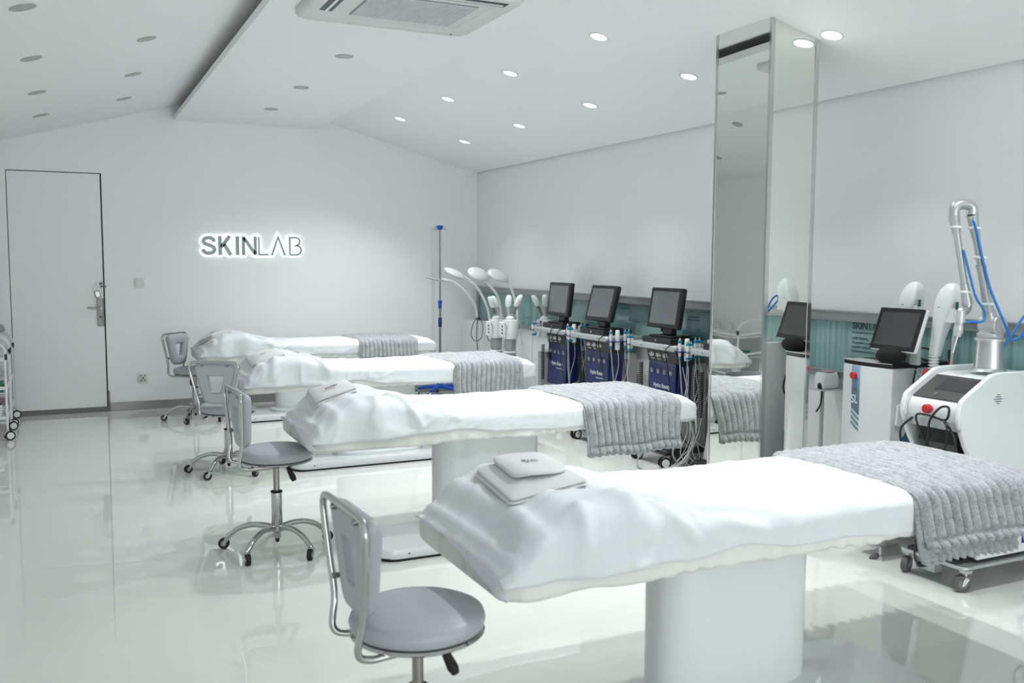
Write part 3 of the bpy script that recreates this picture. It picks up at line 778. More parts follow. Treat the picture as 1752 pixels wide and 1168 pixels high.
def hydra(x, y, rz, label, seed, mon_tilt=8, side_hp=True, mirror_text=True):
    t = thing('facial_machine', label, 'machine', (x, y, 0), rz, 'hydro facial machines')
    rnd = random.Random(seed)
    # local: x depth (0 = front face, + towards the wall), y width (+ = far side), origin on floor at front centre
    b = MB().prism([(-.10, .085), (.27, .085), (.27, .118), (-.10, .118)], -.20, .20)
    b.build('base', M_black, t, bevel=.012)
    for sx, sy in ((-.075, -.17), (-.075, .17), (.24, -.17), (.24, .17)): swivel(t, sx, sy, rnd.uniform(-.5, .5) + (pi if sx < 0 else 0))
    # lower flared body
    MB().prism([(-.05, .118), (.255, .118), (.255, .70), (.02, .70), (.02, .42), (-.02, .30)], -.165, .165).build('lower_body', M_grey, t, bevel=.01)
    MB().prism([(.0, .33), (.02, .72), (.13, .72), (.11, .42)], -.172, .172).build('side_panel', M_blue, t, bevel=.004)
    MB().prism([(-.018, .36), (.012, .36), (.012, .705), (-.004, .705)], -.16, .16).build('front_panel', M_blue, t, bevel=.004)
    MB().prism([(-.0, .70), (.14, .70), (.14, .795), (-.018, .795)], -.176, .176).build('control_strip', M_strip, t, bevel=.004)
    for k, yy in enumerate((.105, .025, -.055)):
        kn = MB().cyl((-.012, yy, .752), (-.03, yy, .752), .0165, .014, n=18).build('knob', M_white, t, smooth=True)
        MB().box(-.032, yy - .002, .745, -.029, yy + .002, .767).build('knob_pointer', M_black, kn)
        dial = MB()
        for i in range(9):
            a = radians(-130 + 32 * i); cy_, cz_ = yy - .024 * sin(a), .752 + .024 * cos(a)
            dial.box(-.0115, cy_ - .0015, cz_ - .0015, -.0095, cy_ + .0015, cz_ + .0015)
        dial.build('dial_marks', M_white, t, kind='stuff')
        text_obj('strip_print', ('Vacuum', 'Power', 'Jet')[k], .014, M_white, t, (-.0108, yy + .02, .718), RW)
    def onp(z): return -.018 + (.014) * (z - .36) / .345 - .003
    for k, ch in enumerate('ABCD'):
        yy = .115 - .075 * k; z = .635
        MB().stroke([(.014 * cos(a), .014 * sin(a)) for a in [2 * pi * i / 20 for i in range(20)]], .0028, 0, .001, P=lambda u, w, q, yy=yy: (onp(z) - q, yy - u, z + w), closed=True).build('icon_ring', M_white, t)
        text_obj('icon_letter', ch, .019, M_white, t, (onp(z) - .001, yy, z - .0065), RW, align='CENTER')
    text_obj('front_lettering', 'Hydra Beauty', .045, M_white, t, (onp(.53), .085, .525), RW, xs=.78)
    text_obj('front_lettering', 'Oxygen water system', .014, M_white, t, (onp(.505), .0, .498), RW)
    # tray: silver U-shaped edge and black deck
    R = [(-.10, -.255), (-.10, .255), (-.085, .27), (.22, .27), (.22, -.27), (-.085, -.27)]
    MB().prism(R, .797, .836, 'z').build('tray_edge', M_silver, t, bevel=.01)
    for yy in (-.16, .12): MB().cyl((-.0995, yy, .816), (-.102, yy, .816), .004, n=8).build('edge_screw', M_black, t)
    MB().box(-.06, -.17, .836, .2, .17, .876).build('drawer_box', M_black, t, bevel=.006)
    MB().box(-.03, -.13, .876, .14, .13, .888).build('screen_foot', M_black, t, bevel=.005)
    MB().cyl((-.060, .0, .856), (-.064, .0, .856), .008, n=14).build('emblem', M_chrome, t, smooth=True)
    MB().box(.03, -.055, .886, .075, .055, .99).build('screen_neck', M_black, t, bevel=.008)
    # monitor
    mt = MB(); ro = Matrix.Rotation(radians(mon_tilt), 3, 'Y'); pv = (0, 0, .93)
    mo = MB().box(-.018, -.185, .935, .022, .185, 1.215, ro, pv).build('monitor', M_black, t, bevel=.009)
    MB().box(-.0195, -.152, .965, -.017, .152, 1.188, ro, pv).build('screen', M_screen, mo)
    MB().box(.02, -.13, .97, .045, .13, 1.17, ro, pv).build('monitor_back', M_black, mo, bevel=.012)
    # side holders with handpieces (camera side is -y)
    MB().box(-.10, -.335, .80, .10, -.268, .806).build('tool_holder', mat('navy_holder', (24, 28, 110), .35), t, bevel=.002)
    MB().box(-.10, .268, .80, .02, .315, .806).build('tool_holder', mat('navy_holder', (24, 28, 110), .35), t, bevel=.002)
    for (hx, hy, tp) in ((-.075, -.30, 'pink'), (.04, -.315, 'pin'), (.072, -.315, 'pin')): 
        handpiece(t, hx, hy, .77, tip=tp)
    MB().lathe([(.017, -.06), (.019, -.05), (.0195, .04), (.015, .085), (.012, .088)], (-.02, -.305, .80), n=18).build('large_handpiece', M_white, t, smooth=True)
    for hx in (-.085, -.06): handpiece(t, hx, .30, .77, h=.10)
    # hoses and tubes
    for (hx, hy, sw_, r, m) in ((-.075, -.30, .03, .0055, M_hosegrey), (-.02, -.305, -.02, .0028, M_hose), (.04, -.315, .05, .003, M_hose), (.072, -.315, -.03, .003, M_hose)):
        z = .755; q = rnd.uniform(-.03, .03)
        pts = [(hx, hy, z), (hx + .01, hy + q * .3, .62), (hx + sw_, hy + .02 + q, .44), (hx + .03 - q, hy + .04, .27), (hx - .02 + q, hy - .0, .12), (hx + .05, hy - .03 + q, .012), (hx + .12, hy + .05, .010), (.22, hy + .12, .10)]
        MB().tube(smooth_path(pts, 7), r, 8).build('hose', m, t, smooth=2)
    MB().tube(smooth_path([(-.085, .30, .755), (-.085, .31, .55), (-.06, .30, .35), (.0, .28, .2), (.15, .2, .12)], 7), .0028, 8).build('hose', M_hose, t, smooth=2)
    coil(t, .12, -.215, .30, .66); coil(t, -.02, .235, .38, .68, .014, 22)
    MB().tube(smooth_path([(-.01, -.20, .84), (-.10, -.215, .835), (-.112, -.19, .79), (-.09, -.19, .68), (-.05, -.17, .5), (-.02, -.2, .32), (.04, -.2, .2), (.12, -.19, .13)], 7), .0035, 8).build('power_cord', M_black, t, smooth=2)
    return t
h1 = hydra(3.70, 6.84, 0, 'black and navy facial machine with upright monitor, farthest from the column', 11, 7)
h2 = hydra(3.68, 6.16, radians(1), 'black and navy facial machine with tilted-back monitor, second from the far corner', 12, 15)
h3 = hydra(3.705, 5.33, 0, 'black and navy facial machine with hoses trailing to the floor, left of the column', 13, 9)
h4 = hydra(3.72, 4.66, radians(-2), 'black and navy facial machine half hidden behind the mirrored column', 14, 7)
for k in range(7):
    r_ = random.Random(40 + k); y_ = -.30 - .05 * r_.random(); x_ = -.05 + .05 * k
    P_ = [(x_, -.30, .70), (x_ + r_.uniform(-.03, .03), y_, .55), (.06 + r_.uniform(-.05, .05), -.30 + r_.uniform(-.05, .05), .38), (.05 + r_.uniform(-.07, .07), -.30 + r_.uniform(-.08, .06), .22), (r_.uniform(-.12, .08), -.30 + r_.uniform(-.06, .08), .07), (r_.uniform(-.2, .0), -.26 + r_.uniform(-.1, .1), .008), (.05, -.34, .008), (.16, -.30, .06)]
    MB().tube(smooth_path(P_, 7), r_.choice((.0028, .0032, .005)), 8).build('hose', r_.choice((M_hose, M_hosegrey, M_hose)), h3, smooth=2)
MB().tube(smooth_path([(-.06, .05, .10), (-.20, -.02, .05), (-.25, -.12, .006), (-.18, -.24, .006), (-.02, -.30, .03), (.08, -.28, .25)], 8), .006, 8).build('hose', M_hosegrey, h3, smooth=2)
# plug hanging from the far machine's cord
MB().box(-.125, -.07, .60, -.10, -.035, .645).box(-.12, -.08, .58, -.105, -.06, .60).tube([(-.112, -.05, .64), (-.112, -.06, .78), (-.105, -.08, .84), (-.09, -.1, .842)], .0035).build('hanging_plug', M_black, h1, bevel=.003)

def bottle(x, y, z, h, r, body, cap, label, ch=.018):
    t = thing('bottle', label, 'bottle', (x, y, z), 0, 'bottles on the machine trays')
    MB().lathe([(r * .9, 0), (r, .003), (r, h * .65), (r * .55, h * .8), (r * .5, h)], n=16).build('bottle_body', body, t, smooth=True)
    MB().lathe([(r * .62, h), (r * .62, h + ch), (r * .4, h + ch + .002)], n=14).build('cap', cap, t, smooth=True)
bottle(3.84, 7.02, .836, .035, .014, mat('pink_bottle', (222, 178, 182), .3), M_black, 'small pink bottle with black dropper cap on the far machine tray', .03)
bottle(3.82, 6.39, .836, .05, .013, M_white, M_black, 'slim white bottle with black cap on the second machine tray', .035)
bottle(3.80, 6.33, .836, .065, .02, M_clear, M_clear, 'clear squat bottle beside the slim white bottle on the second tray')
bottle(3.86, 6.29, .836, .06, .02, M_clear, M_teal, 'clear bottle with dark teal cap behind the second monitor')
bottle(3.86, 5.57, .836, .055, .013, M_white, M_black, 'white bottle with tall black cap at the left end of the third tray', .075)
bottle(3.86, 5.46, .836, .06, .02, M_clear, M_teal, 'clear bottle with teal cap left of the third monitor')
bottle(3.84, 5.27, .876, .03, .018, M_clear, M_teal, 'bottle with teal cap showing behind the third monitor')
bottle(3.78, 4.86, .836, .07, .018, M_white, M_white, 'white bottle on the tray beside the column')
bottle(3.82, 4.90, .836, .06, .016, M_clear, M_clear, 'clear pointed bottle on the tray beside the column', .03)
bottle(3.70, 4.82, .836, .04, .012, M_clear, M_white, 'tiny clear vial at the front of the tray beside the column')
for x, y, l in ((3.61, 6.50, 'clear glass jar with lid between the two far machines'), (3.64, 7.07, 'silver-rimmed glass jar at the far machine tray end')):
    t = thing('glass_jar', l, 'jar', (x, y, .836)) if y > 7 else thing('glass_jar', l, 'jar', (x + .05, y - .10, .836))
    MB().lathe([(.018, 0), (.022, .004), (.022, .03), (.018, .034)], n=18).build('jar_body', M_clear, t, smooth=True)
    MB().lathe([(.021, .034), (.021, .046), (.012, .05)], n=18).build('jar_lid', M_chrome, t, smooth=True)

# ------------------------------------------------------------------ magnifier lamps in the far corner
def mag_lamp(pts, Y, tiltx, tilty, label, hr=.095, th=.026):
    bx = pts[-1][0]
    t = thing('magnifier_lamp', label, 'lamp', (bx, Y, 0), 0, 'magnifier lamps in the corner')
    path = [(x - bx, 0, z) for x, z in pts[1:]] + [(0, 0, .10)]
    head = (pts[0][0] - bx, 0, pts[0][1])
    MB().tube(smooth_path(path, 6), .013, 10, rad=None).build('arm', M_white, t, smooth=2)
    MB().lathe([(.02, .06), (.024, .07), (.024, .46), (.02, .47)], n=18).build('pole', M_white, t, smooth=True)
    R = Matrix.Rotation(tilty, 3, 'Y') @ Matrix.Rotation(tiltx, 3, 'X')
    hd = MB().lathe([(.01, -.012), (hr * .9, -.013), (hr, -.008), (hr, .003), (hr * .9, th * .5), (hr * .5, th), (.01, th * 1.05)], n=32, sx=1.15)
    hd.v = [tuple(R @ Vector(v) + Vector(head)) for v in hd.v]
    h = hd.build('lamp_head', mat('lamp_head_white', (196, 201, 203), .4), t, smooth=True)
    dv = Vector(path[0]) - Vector(head); dv.normalize(); e = Vector(path[0])
    MB().cyl(e - dv * .03, e + dv * .02, .017, .014, n=14).build('head_joint', M_white, t, smooth=True)
    for k in range(5):
        a = 2 * pi * k / 5 + .4
        MB().tube([(.01 * cos(a), .01 * sin(a), .085), (.14 * cos(a), .14 * sin(a), .075), (.2 * cos(a), .2 * sin(a), .062)], .012).build('foot', M_white, t, smooth=True)
        swivel(t, .2 * cos(a), .2 * sin(a), a, .024, M_white, M_rubber)
    return t
mag_lamp([(3.27, 1.212), (3.375, 1.198), (3.464, 1.18), (3.602, 1.075), (3.691, .956), (3.723, .838), (3.73, .5)], 8.60, 0, radians(13), 'magnifier lamp with thin edge-on head, reaching farthest left past the drip stand', hr=.09, th=.006)
mag_lamp([(3.36, 1.27), (3.455, 1.231), (3.516, 1.197), (3.609, 1.111), (3.69, .968), (3.728, .824), (3.754, .5)], 8.30, radians(22), radians(20), 'magnifier lamp with drooping oval head, second from the left')
mag_lamp([(3.50, 1.265), (3.575, 1.20), (3.603, 1.174), (3.701, 1.05), (3.74, .87), (3.75, .5)], 8.05, radians(40), radians(10), 'magnifier lamp with round head seen from above, third from the left')
mag_lamp([(3.60, 1.255), (3.693, 1.195), (3.725, 1.151), (3.77, 1.03), (3.80, .85), (3.765, .5)], 7.82, radians(34), radians(14), 'magnifier lamp with round head nearest the teal window')
for i, (x, y, zz) in enumerate(((3.71, 8.56, .80), (3.735, 8.24, .82))):
    c = MB().tube(smooth_path([(x, y, zz + .03), (x - .05, y - .02, zz - .03), (x - .075, y - .02, zz - .14), (x - .03, y - .02, zz - .21), (x + .04, y - .02, zz - .17), (x + .05, y - .02, zz - .05), (x + .0, y - .025, zz + .02), (x - .02, y - .025, zz - .12), (x - .01, y - .03, zz - .30)], 7), .0035, 8)
    c.tube([(x - .02, y - .022, zz + .005), (x + .0, y - .03, zz + .018), (x + .022, y - .02, zz + .005), (x + .02, y + .01, zz)], .007)
    tag(c.build('lamp_cord', M_black, None, smooth=2), ('coiled black cord tied to the leftmost magnifier lamp', 'coiled black cord tied to the second magnifier lamp')[i], 'cord')

# facial steamers
def steamer(x, y, z0, noz, label, jar=True):
    t = thing('facial_steamer', label, 'steamer', (x, y, 0), 0, 'facial steamers by the window')
    MB().lathe([(.05, z0), (.066, z0 + .004), (.068, z0 + .012), (.068, z0 + .155), (.066, z0 + .163), (.05, z0 + .167)], n=32).build('steamer_body', M_white, t, smooth=True)
    MB().box(-.085, -.05, z0 + .02, -.06, .05, z0 + .15).build('side_housing', M_white, t, bevel=.008)
    for k in range(3): MB().box(-.088, -.03, z0 + .045 + .03 * k, -.084, -.012, z0 + .06 + .03 * k).build('side_switch', M_black, t)
    MB().lathe([(.03, z0 + .166), (.036, z0 + .17), (.036, z0 + .185), (.02, z0 + .2)], n=20).build('filler_cap', M_white, t, smooth=True)
    if jar: MB().lathe([(.045, z0), (.052, z0 - .01), (.052, z0 - .09), (.045, z0 - .105), (.01, z0 - .108)], n=28).build('water_jar', M_clear, t, smooth=True)
    MB().lathe([(.055, z0 - .12), (.058, z0 - .112), (.055, z0 - .105)], n=24).build('jar_tray', M_white, t, smooth=True)
    MB().box(-.045, -.03, .09, .045, .03, z0 - .12).build('column', M_grey, t, bevel=.006)
    MB().cyl((0, 0, .06), (0, 0, .1), .05, n=20).build('base_hub', M_white, t, smooth=True)
    for k in range(4):
        a = pi / 4 + k * pi / 2
        MB().tube([(.02 * cos(a), .02 * sin(a), .08), (.16 * cos(a), .16 * sin(a), .066)], .014).build('foot', M_white, t, smooth=True)
        swivel(t, .16 * cos(a), .16 * sin(a), a, .024)
    for j, (p0, p1, p2) in enumerate(noz):
        a, b, c = (Vector((p[0] - x, p[2] - y, p[1])) for p in (p0, p1, p2))
        n = MB().cyl(a, b, .010, .017, n=16).build('steam_arm', (M_greyd, mat('pinkish_arm', (186, 172, 170), .4))[j % 2], t, smooth=True)
        d = (c - b).normalized()
        MB().loft([[b + d * q + (Vector((1, 0, 0)) * cos(k * pi / 8) + d.cross(Vector((1, 0, 0))) * sin(k * pi / 8)) * r for k in range(16)] for q, r in ((-.012, .018), (0, .026), (.05, .029), (.08, .026), (.094, .016), (.098, .006))]).build('spray_head', M_white, n, smooth=True)
    MB().tube(smooth_path([(-.05, -.055, z0 + .1), (-.085, -.06, z0 + .16), (-.03, -.06, z0 + .215), (.04, -.06, z0 + .19), (.08, -.05, z0 + .1), (.09, -.03, z0 + .02), (.11, -.02, z0 - .05)], 6), .003, 8).build('power_cord', M_hose, t, smooth=2)
    return t
steamer(3.475, 7.30, .715, [((3.49, .90, 7.30), (3.525, 1.01, 7.28), (3.56, 1.10, 7.26)), ((3.47, .90, 7.32), (3.475, 1.0, 7.34), (3.49, 1.10, 7.36))], 'white facial steamer with clear jar, frontmost of the corner pair')
steamer(3.49, 7.62, .70, [((3.475, .89, 7.62), (3.445, .985, 7.60), (3.405, 1.08, 7.58)), ((3.52, .89, 7.62), (3.50, .985, 7.64), (3.465, 1.085, 7.66))], 'white facial steamer standing behind the frontmost steamer')
steamer(3.87, 7.42, .70, [((3.85, .90, 7.42), (3.80, 1.0, 7.42), (3.755, 1.09, 7.42)), ((3.87, .90, 7.4), (3.86, 1.0, 7.38), (3.845, 1.08, 7.36))], 'white facial steamer half hidden behind the farthest facial machine', jar=False)

# drip stand
iv = thing('drip_stand', 'tall steel drip stand with blue clamps and blue base', 'stand', (3.462, 8.95, 0))
MB().cyl((0, 0, .10), (0, 0, .98), .0125).build('lower_tube', M_steel, iv, smooth=True)
MB().cyl((0, 0, .98), (0, 0, 1.71), .0095).build('upper_tube', M_steel, iv, smooth=True)
MB().lathe([(.014, .90), (.018, .905), (.018, .95), (.022, .955), (.022, .975), (.015, .985)], n=16).build('clamp', M_blueb, iv, smooth=True)
MB().lathe([(.015, .71), (.019, .715), (.019, .80), (.015, .805)], n=16).build('lower_grip', mat('navy_grip', (20, 52, 120), .4), iv, smooth=True)
MB().prism([(-.03, 1.745), (-.03, 1.725), (-.014, 1.70), (.014, 1.70), (.03, 1.725), (.03, 1.745)], -.022, .022).build('top_block', M_blueb, iv, bevel=.003)
for k in range(4):
    a = k * pi / 2 + .2; c, s_ = cos(a), sin(a)
    MB().tube(smooth_path([(.02 * c, .02 * s_, 1.735), (.055 * c, .055 * s_, 1.735), (.06 * c, .06 * s_, 1.705), (.078 * c, .078 * s_, 1.70), (.084 * c, .084 * s_, 1.725)], 4), .0022, 6).build('hook', M_chrome, iv, smooth=True)
MB().lathe([(.03, .075), (.05, .08), (.05, .11), (.02, .13)], n=20).build('base_hub', M_blueb, iv, smooth=True)
for k in range(5):
    a = k * 2 * pi / 5 + .15; c, s_ = cos(a), sin(a)
    MB().tube([(.03 * c, .03 * s_, .095), (.15 * c, .15 * s_, .085), (.23 * c, .23 * s_, .07)], .018, rad=[.02, .018, .014]).build('base_leg', M_blueb, iv, smooth=True)
    swivel(iv, .23 * c, .23 * s_, a, .026)

# ------------------------------------------------------------------ laser machine with folding arm
lm = thing('laser_machine', 'white laser machine with folding metal arm and red stop button', 'machine', (3.33, 2.655, 0))
prof = [(.185, .268), (.027, .173), (.006, .145), (-.003, .11), (.0, .075), (.045, -.028), (.083, -.118), (.155, -.53)]
prof = [(.19, .925), (.035, .835), (.010, .808), (.0, .77), (.002, .725), (.045, .627), (.083, .537), (.155, .125)]
def sidepanel(y0, y1, name):
    p = [(.60, .125)] + [tuple(v.xy) for v in smooth_path([(a, b, 0) for a, b in reversed(prof)], 4)]
    p += [(.24, .932), (.60, .932)]
    return MB().prism(p, y0, y1).build(name, M_whiteg, lm, bevel=.006)
sidepanel(0, .022, 'side_panel'); sidepanel(.283, .305, 'side_panel')
MB().prism([(.20, .90), (.045, .808), (.03, .79), (.022, .765), (.024, .725), (.03, .72), (.10, .72), (.10, .80), (.6, .80), (.6, .905), (.24, .908)], .022, .283).build('front_fascia', M_whiteg, lm, bevel=.003)
d = Vector((.155, 0, .090)).normalized(); nn = Vector((-d.z, 0, d.x))
def slab(a, b, y0, y1, h0, h1, name, m, par=lm):
    o0 = Vector((.045, 0, .808)); P = [o0 + d * a + nn * h0, o0 + d * b + nn * h0, o0 + d * b + nn * h1, o0 + d * a + nn * h1]
    return MB().prism([(p.x, p.z) for p in P], y0, y1).build(name, m, par, bevel=.0015)
pan = slab(.0, .172, .03, .275, .001, .006, 'touch_panel', M_strip)
slab(.062, .15, .055, .205, .006, .0075, 'screen', M_screend)
MB().cyl(Vector((.045, .175, .808)) + d * .03 + nn * .006, Vector((.045, .175, .808)) + d * .03 + nn * .009, .011, n=20).build('power_button', M_chrome, lm, smooth=True)
MB().cyl((.024, .16, .77), (.006, .16, .77), .012, n=18).cyl((.008, .16, .77), (-.012, .16, .77), .021, .019, n=22).build('stop_button', M_red, lm, smooth=True, bevel=.002)
MB().box(.012, .0, .690, .018, .30, .728).build('cord_rail', M_silver, lm, bevel=.002)
MB().prism([(.10, .72), (.6, .72), (.6, .13), (.17, .13)], .03, .275).build('inner_cabinet', M_grey, lm)
MB().prism([(.07, .70), (.11, .70), (.155, .45), (.14, .45), (.06, .62)], .055, .25).build('recess', M_black, lm)
MB().prism([(.10, .125), (.20, .125), (.20, .215), (.135, .215), (.10, .17)], .03, .285).build('rear_pack', M_black, lm, bevel=.004)
MB().box(.06, .03, .113, .16, .285, .126).build('pack_tray', M_black, lm, bevel=.002)
R = [(x + .33, y + .1525) for x, y in rrect(.285, .175, .04, 5)]
MB().prism(R, .098, .112, 'z').build('base_frame', M_alu, lm, bevel=.003)
MB().box(.09, .16, .03, .135, .26, .098).build('socket_box', M_alu, lm, bevel=.002)
MB().tube(smooth_path([(.115, .235, .20), (.06, .235, .19), (.045, .23, .10), (.055, .22, .062), (.075, .21, .058)], 6), .005).cyl((.06, .215, .058), (.10, .205, .062), .012, .017).build('mains_plug', M_black, lm, smooth=True)
for q, (x, y, a) in enumerate(((.085, .0, 2.7), (.085, .30, -2.8), (.56, .0, .4), (.56, .30, .2))):
    MB().lathe([(.026, .085), (.028, .098)], (x, y, 0), n=16).build('caster_plate', M_alu, lm, smooth=True)
    caster(lm, x, y, .098, a, .036, 'caster', mat('grey_rubber', (92, 92, 94), .6), M_greyd, M_alu, .014)
for i, w_ in enumerate((.009, .018, .027, .018, .009)):
    z = .838 - .0095 * i; MB().box(.236 - w_, -.0012, z - .0013, .236 + w_, .0005, z + .0013).build('vent_slot', M_navytext if i == 2 else M_black, lm)
for k in range(5):
    z = .21 - .012 * k
    for a, b in (((.255, .285), (.29, .335)) if k > 1 else ((.29, .335),)): MB().box(a, -.001, z - .0012, b, .0005, z + .0012).build('vent_slot', M_greyd, lm)
text_obj('side_lettering', 'Pla', .095, M_navytext, lm, (.50, -.0012, .162), (radians(90), radians(-90), 0), .0006, bold=.0015)
text_obj('side_lettering', 'C', .115, M_navytext, lm, (.505, -.0012, .39), (radians(90), radians(-90), 0), .0006, bold=.002)
# arm
AX, AY = .33, .125
def LP(x, z, y=.125): return (x - 3.33, y, z)
MB().lathe([(.075, .925), (.066, .933), (.061, .935), (.055, 1.055)], (AX, AY, 0), n=32).build('arm_pedestal', M_alu, lm, smooth=True)
MB().lathe([(.062, 1.055), (.062, 1.066), (.052, 1.068), (.055, 1.072), (.055, 1.088), (.048, 1.09), (.048, 1.10), (.03, 1.115)], (AX, AY, 0), n=32).build('swivel_collar', M_silver, lm, smooth=True)
MB().cyl((AX - .005, AY - .055, 1.125), (AX - .005, AY + .03, 1.125), .045, n=28).build('elbow_joint', M_silver, lm, smooth=True, bevel=.004)
p0, p1 = Vector((AX - .01, AY - .012, 1.12)), Vector((3.495 - 3.33, AY - .012, 1.60))
dd = (p1 - p0)
lo = MB().cyl(p0, p0 + dd * .14, .034, .028, n=20).cyl(p0 + dd * .12, p0 + dd * .55, .022, .018, n=20).cyl(p0 + dd * .52, p0 + dd * .56, .021, n=20).cyl(p0 + dd * .56, p1 - dd * .2, .015, n=20).cyl(p1 - dd * .22, p1, .016, .024, n=20)
lo.build('lower_arm', M_alu, lm, smooth=True)
MB().tube(smooth_path([LP(3.495, 1.60, AY - .012), LP(3.493, 1.628, AY - .012), LP(3.475, 1.642, AY - .006), LP(3.44, 1.642, AY + .006), LP(3.418, 1.628, AY + .012), LP(3.412, 1.59, AY + .012)], 5), .022, 14).build('top_elbow', M_alu, lm, smooth=2)
q0, q1 = Vector(LP(3.412, 1.60, AY + .012)), Vector(LP(3.533, 1.215, AY + .02))
e = q1 - q0
MB().cyl(q0, q0 + e * .2, .023, .017, n=20).cyl(q0 + e * .18, q1 - e * .22, .0145, n=20).cyl(q1 - e * .24, q1, .017, .023, n=20).build('upper_arm', M_alu, lm, smooth=True)
MB().tube(smooth_path([tuple(q1), LP(3.532, 1.196, AY + .02), LP(3.51, 1.188, AY + .012), LP(3.478, 1.190, AY), LP(3.466, 1.185, AY), LP(3.464, 1.16, AY)], 5), .017, 12).build('wrist_joint', M_alu, lm, smooth=2)
MB().cyl(LP(3.464, 1.19), LP(3.463, 1.14), .023, n=18).cyl(LP(3.463, 1.15), LP(3.458, 1.105), .016, .019, n=18).cyl(LP(3.458, 1.105), LP(3.452, 1.08), .021, .014, n=18).build('handpiece', M_silver, lm, smooth=True)
MB().cyl(LP(3.452, 1.085), LP(3.428, 1.012), .008, .0055, n=14).build('probe_tip', M_chrome, lm, smooth=True)
def tie(p, r): return MB().tube([(p[0] + r * cos(a), p[1] + r * sin(a), p[2] - .12 * r * cos(a)) for a in [2 * pi * i / 16 for i in range(16)]], .006, 6, closed=True).build('cable_tie', M_white, lm, smooth=2)
for f_ in (.2, .62, .88): tie(p0 + dd * f_, .022)
for f_ in (.14, .86): tie(q0 + e * f_, .019)
yb = AY - .035
MB().tube(smooth_path([LP(3.47, 1.575, yb), LP(3.49, 1.545, yb), LP(3.535, 1.43, yb), LP(3.585, 1.29, yb - .01), LP(3.605, 1.20, yb - .04), LP(3.64, 1.13, yb - .05), LP(3.685, 1.08, yb - .04), LP(3.74, 1.060, yb - .02), LP(3.80, 1.075, yb - .01), LP(3.86, 1.13, yb), LP(3.90, 1.175, yb), LP(3.885, 1.19, yb), LP(3.84, 1.165, yb + .005), LP(3.78, 1.08, yb + .02), LP(3.735, 1.01, yb + .03), LP(3.715, .96, yb + .04), LP(3.71, .925, yb + .04)], 7), .0055, 8).build('blue_tube', M_bluehose, lm, smooth=2)
MB().tube(smooth_path([LP(3.46, 1.45, yb + .03), LP(3.50, 1.33, yb + .02), LP(3.525, 1.25, yb + .01), LP(3.56, 1.20, yb), LP(3.575, 1.165, yb), LP(3.55, 1.142, yb), LP(3.50, 1.145, yb + .01), LP(3.472, 1.14, yb + .02)], 7), .005, 8).build('blue_tube', M_bluehose, lm, smooth=2)
# black cord looped over the rail
tag(MB().tube(smooth_path([(3.345, 2.90, .72), (3.31, 2.93, .67), (3.315, 2.925, .60), (3.33, 2.86, .58), (3.325, 2.80, .64), (3.318, 2.79, .72), (3.318, 2.74, .785), (3.322, 2.70, .79), (3.33, 2.72, .735), (3.32, 2.80, .745), (3.318, 2.86, .735), (3.33, 2.84, .66), (3.34, 2.78, .585), (3.335, 2.72, .62), (3.318, 2.70, .70), (3.33, 2.73, .735), (3.325, 2.69, .70), (3.335, 2.672, .64), (3.35, 2.675, .50), (3.38, 2.69, .42)], 7), .005, 8).build('looped_cord', M_black, None, smooth=2), 'black cord looped over the white rail of the laser machine', 'cord')

# ------------------------------------------------------------------ white machine with tilted monitor and two handpieces
sm = thing('beauty_machine', 'white machine with slate blue stripe, tilted monitor and two white handpieces', 'machine', (3.55, 3.365, -.049))
sm.scale = (1.035, 1.035, 1.035)
n = 12
fr = [(-.02 * (1 - ((i / n) * 2 - 1) ** 2), -.15 + .30 * i / n) for i in range(n + 1)]
MB().prism(fr + [(.38, .15), (.38, -.15)], .16, .905, 'z').build('body', M_whiteg, sm, bevel=.006)
MB().prism([(x + .004, y) for x, y in fr] + [(.39, .155), (.39, -.155)], .905, .925, 'z').build('top_deck', M_black, sm, bevel=.004)
MB().prism([(x * 1.1 - .003, y * 1.0) for x, y in fr] + [(.08, .12), (.08, -.12)], .9245, .929, 'z').build('deck_front_plate', M_silver, sm)
def fx(y): return -.02 * (1 - (y / .15) ** 2)
def stripe(y0, y1, pts, name='stripe'):
    return MB().quad(*[(fx(y) - .0015, y, z) for y, z in pts])
def strip(yl, yr, zl0, zl1, zr0, zr1, name, m):
    k = 6; g = MB()
    def F(u, v):
        y = yl + (yr - yl) * u; a = zl0 + (zr0 - zl0) * u; b = zl1 + (zr1 - zl1) * u
        return (fx(y) - .0016, y, a + (b - a) * v)
    return g.grid(F, k, 1).build(name, m, sm, smooth=2, solid=.001)
strip(.075, .022, .70, .903, .665, .903, 'stripe', M_steelblue)
for k in range(3): strip(.075, .022, .688 - .026 * k, .675 - .026 * k, .653 - .026 * k, .640 - .026 * k, 'stripe_bar', M_steelblue)
MB().cyl((fx(.05), .055, .855), (fx(.05) - .02, .055, .855), .017, n=20).build('stop_button', M_red, sm, smooth=True, bevel=.002)
MB().cyl((fx(.05), .05, .79), (fx(.05) - .006, .05, .79), .011, n=18).build('key_switch', M_steel, sm, smooth=True)
text_obj('stripe_lettering', 'SL', .058, M_white, sm, (fx(.05) - .0028, .073, .722), RW, .0006, bold=.0005, xs=.78)
MB().prism([(.0, .16), (.38, .16), (.38, .62), (.12, .62), (.03, .53), (.0, .50)], -.1535, -.1505).build('slate_side_panel', M_steelblued, sm)
MB().prism([(.025, .64), (.03, .735), (.055, .745), (.13, .80), (.19, .895), (.21, .895), (.19, .80), (.12, .70), (.06, .635)], -.165, -.15).build('side_handle', M_whiteg, sm, bevel=.004)
MB().box(-.01, -.14, .145, .38, .14, .16).box(-.135, -.245, .148, .03, -.10, .158).box(-.135, .10, .148, .03, .245, .158).build('base', M_greyd, sm, bevel=.006)
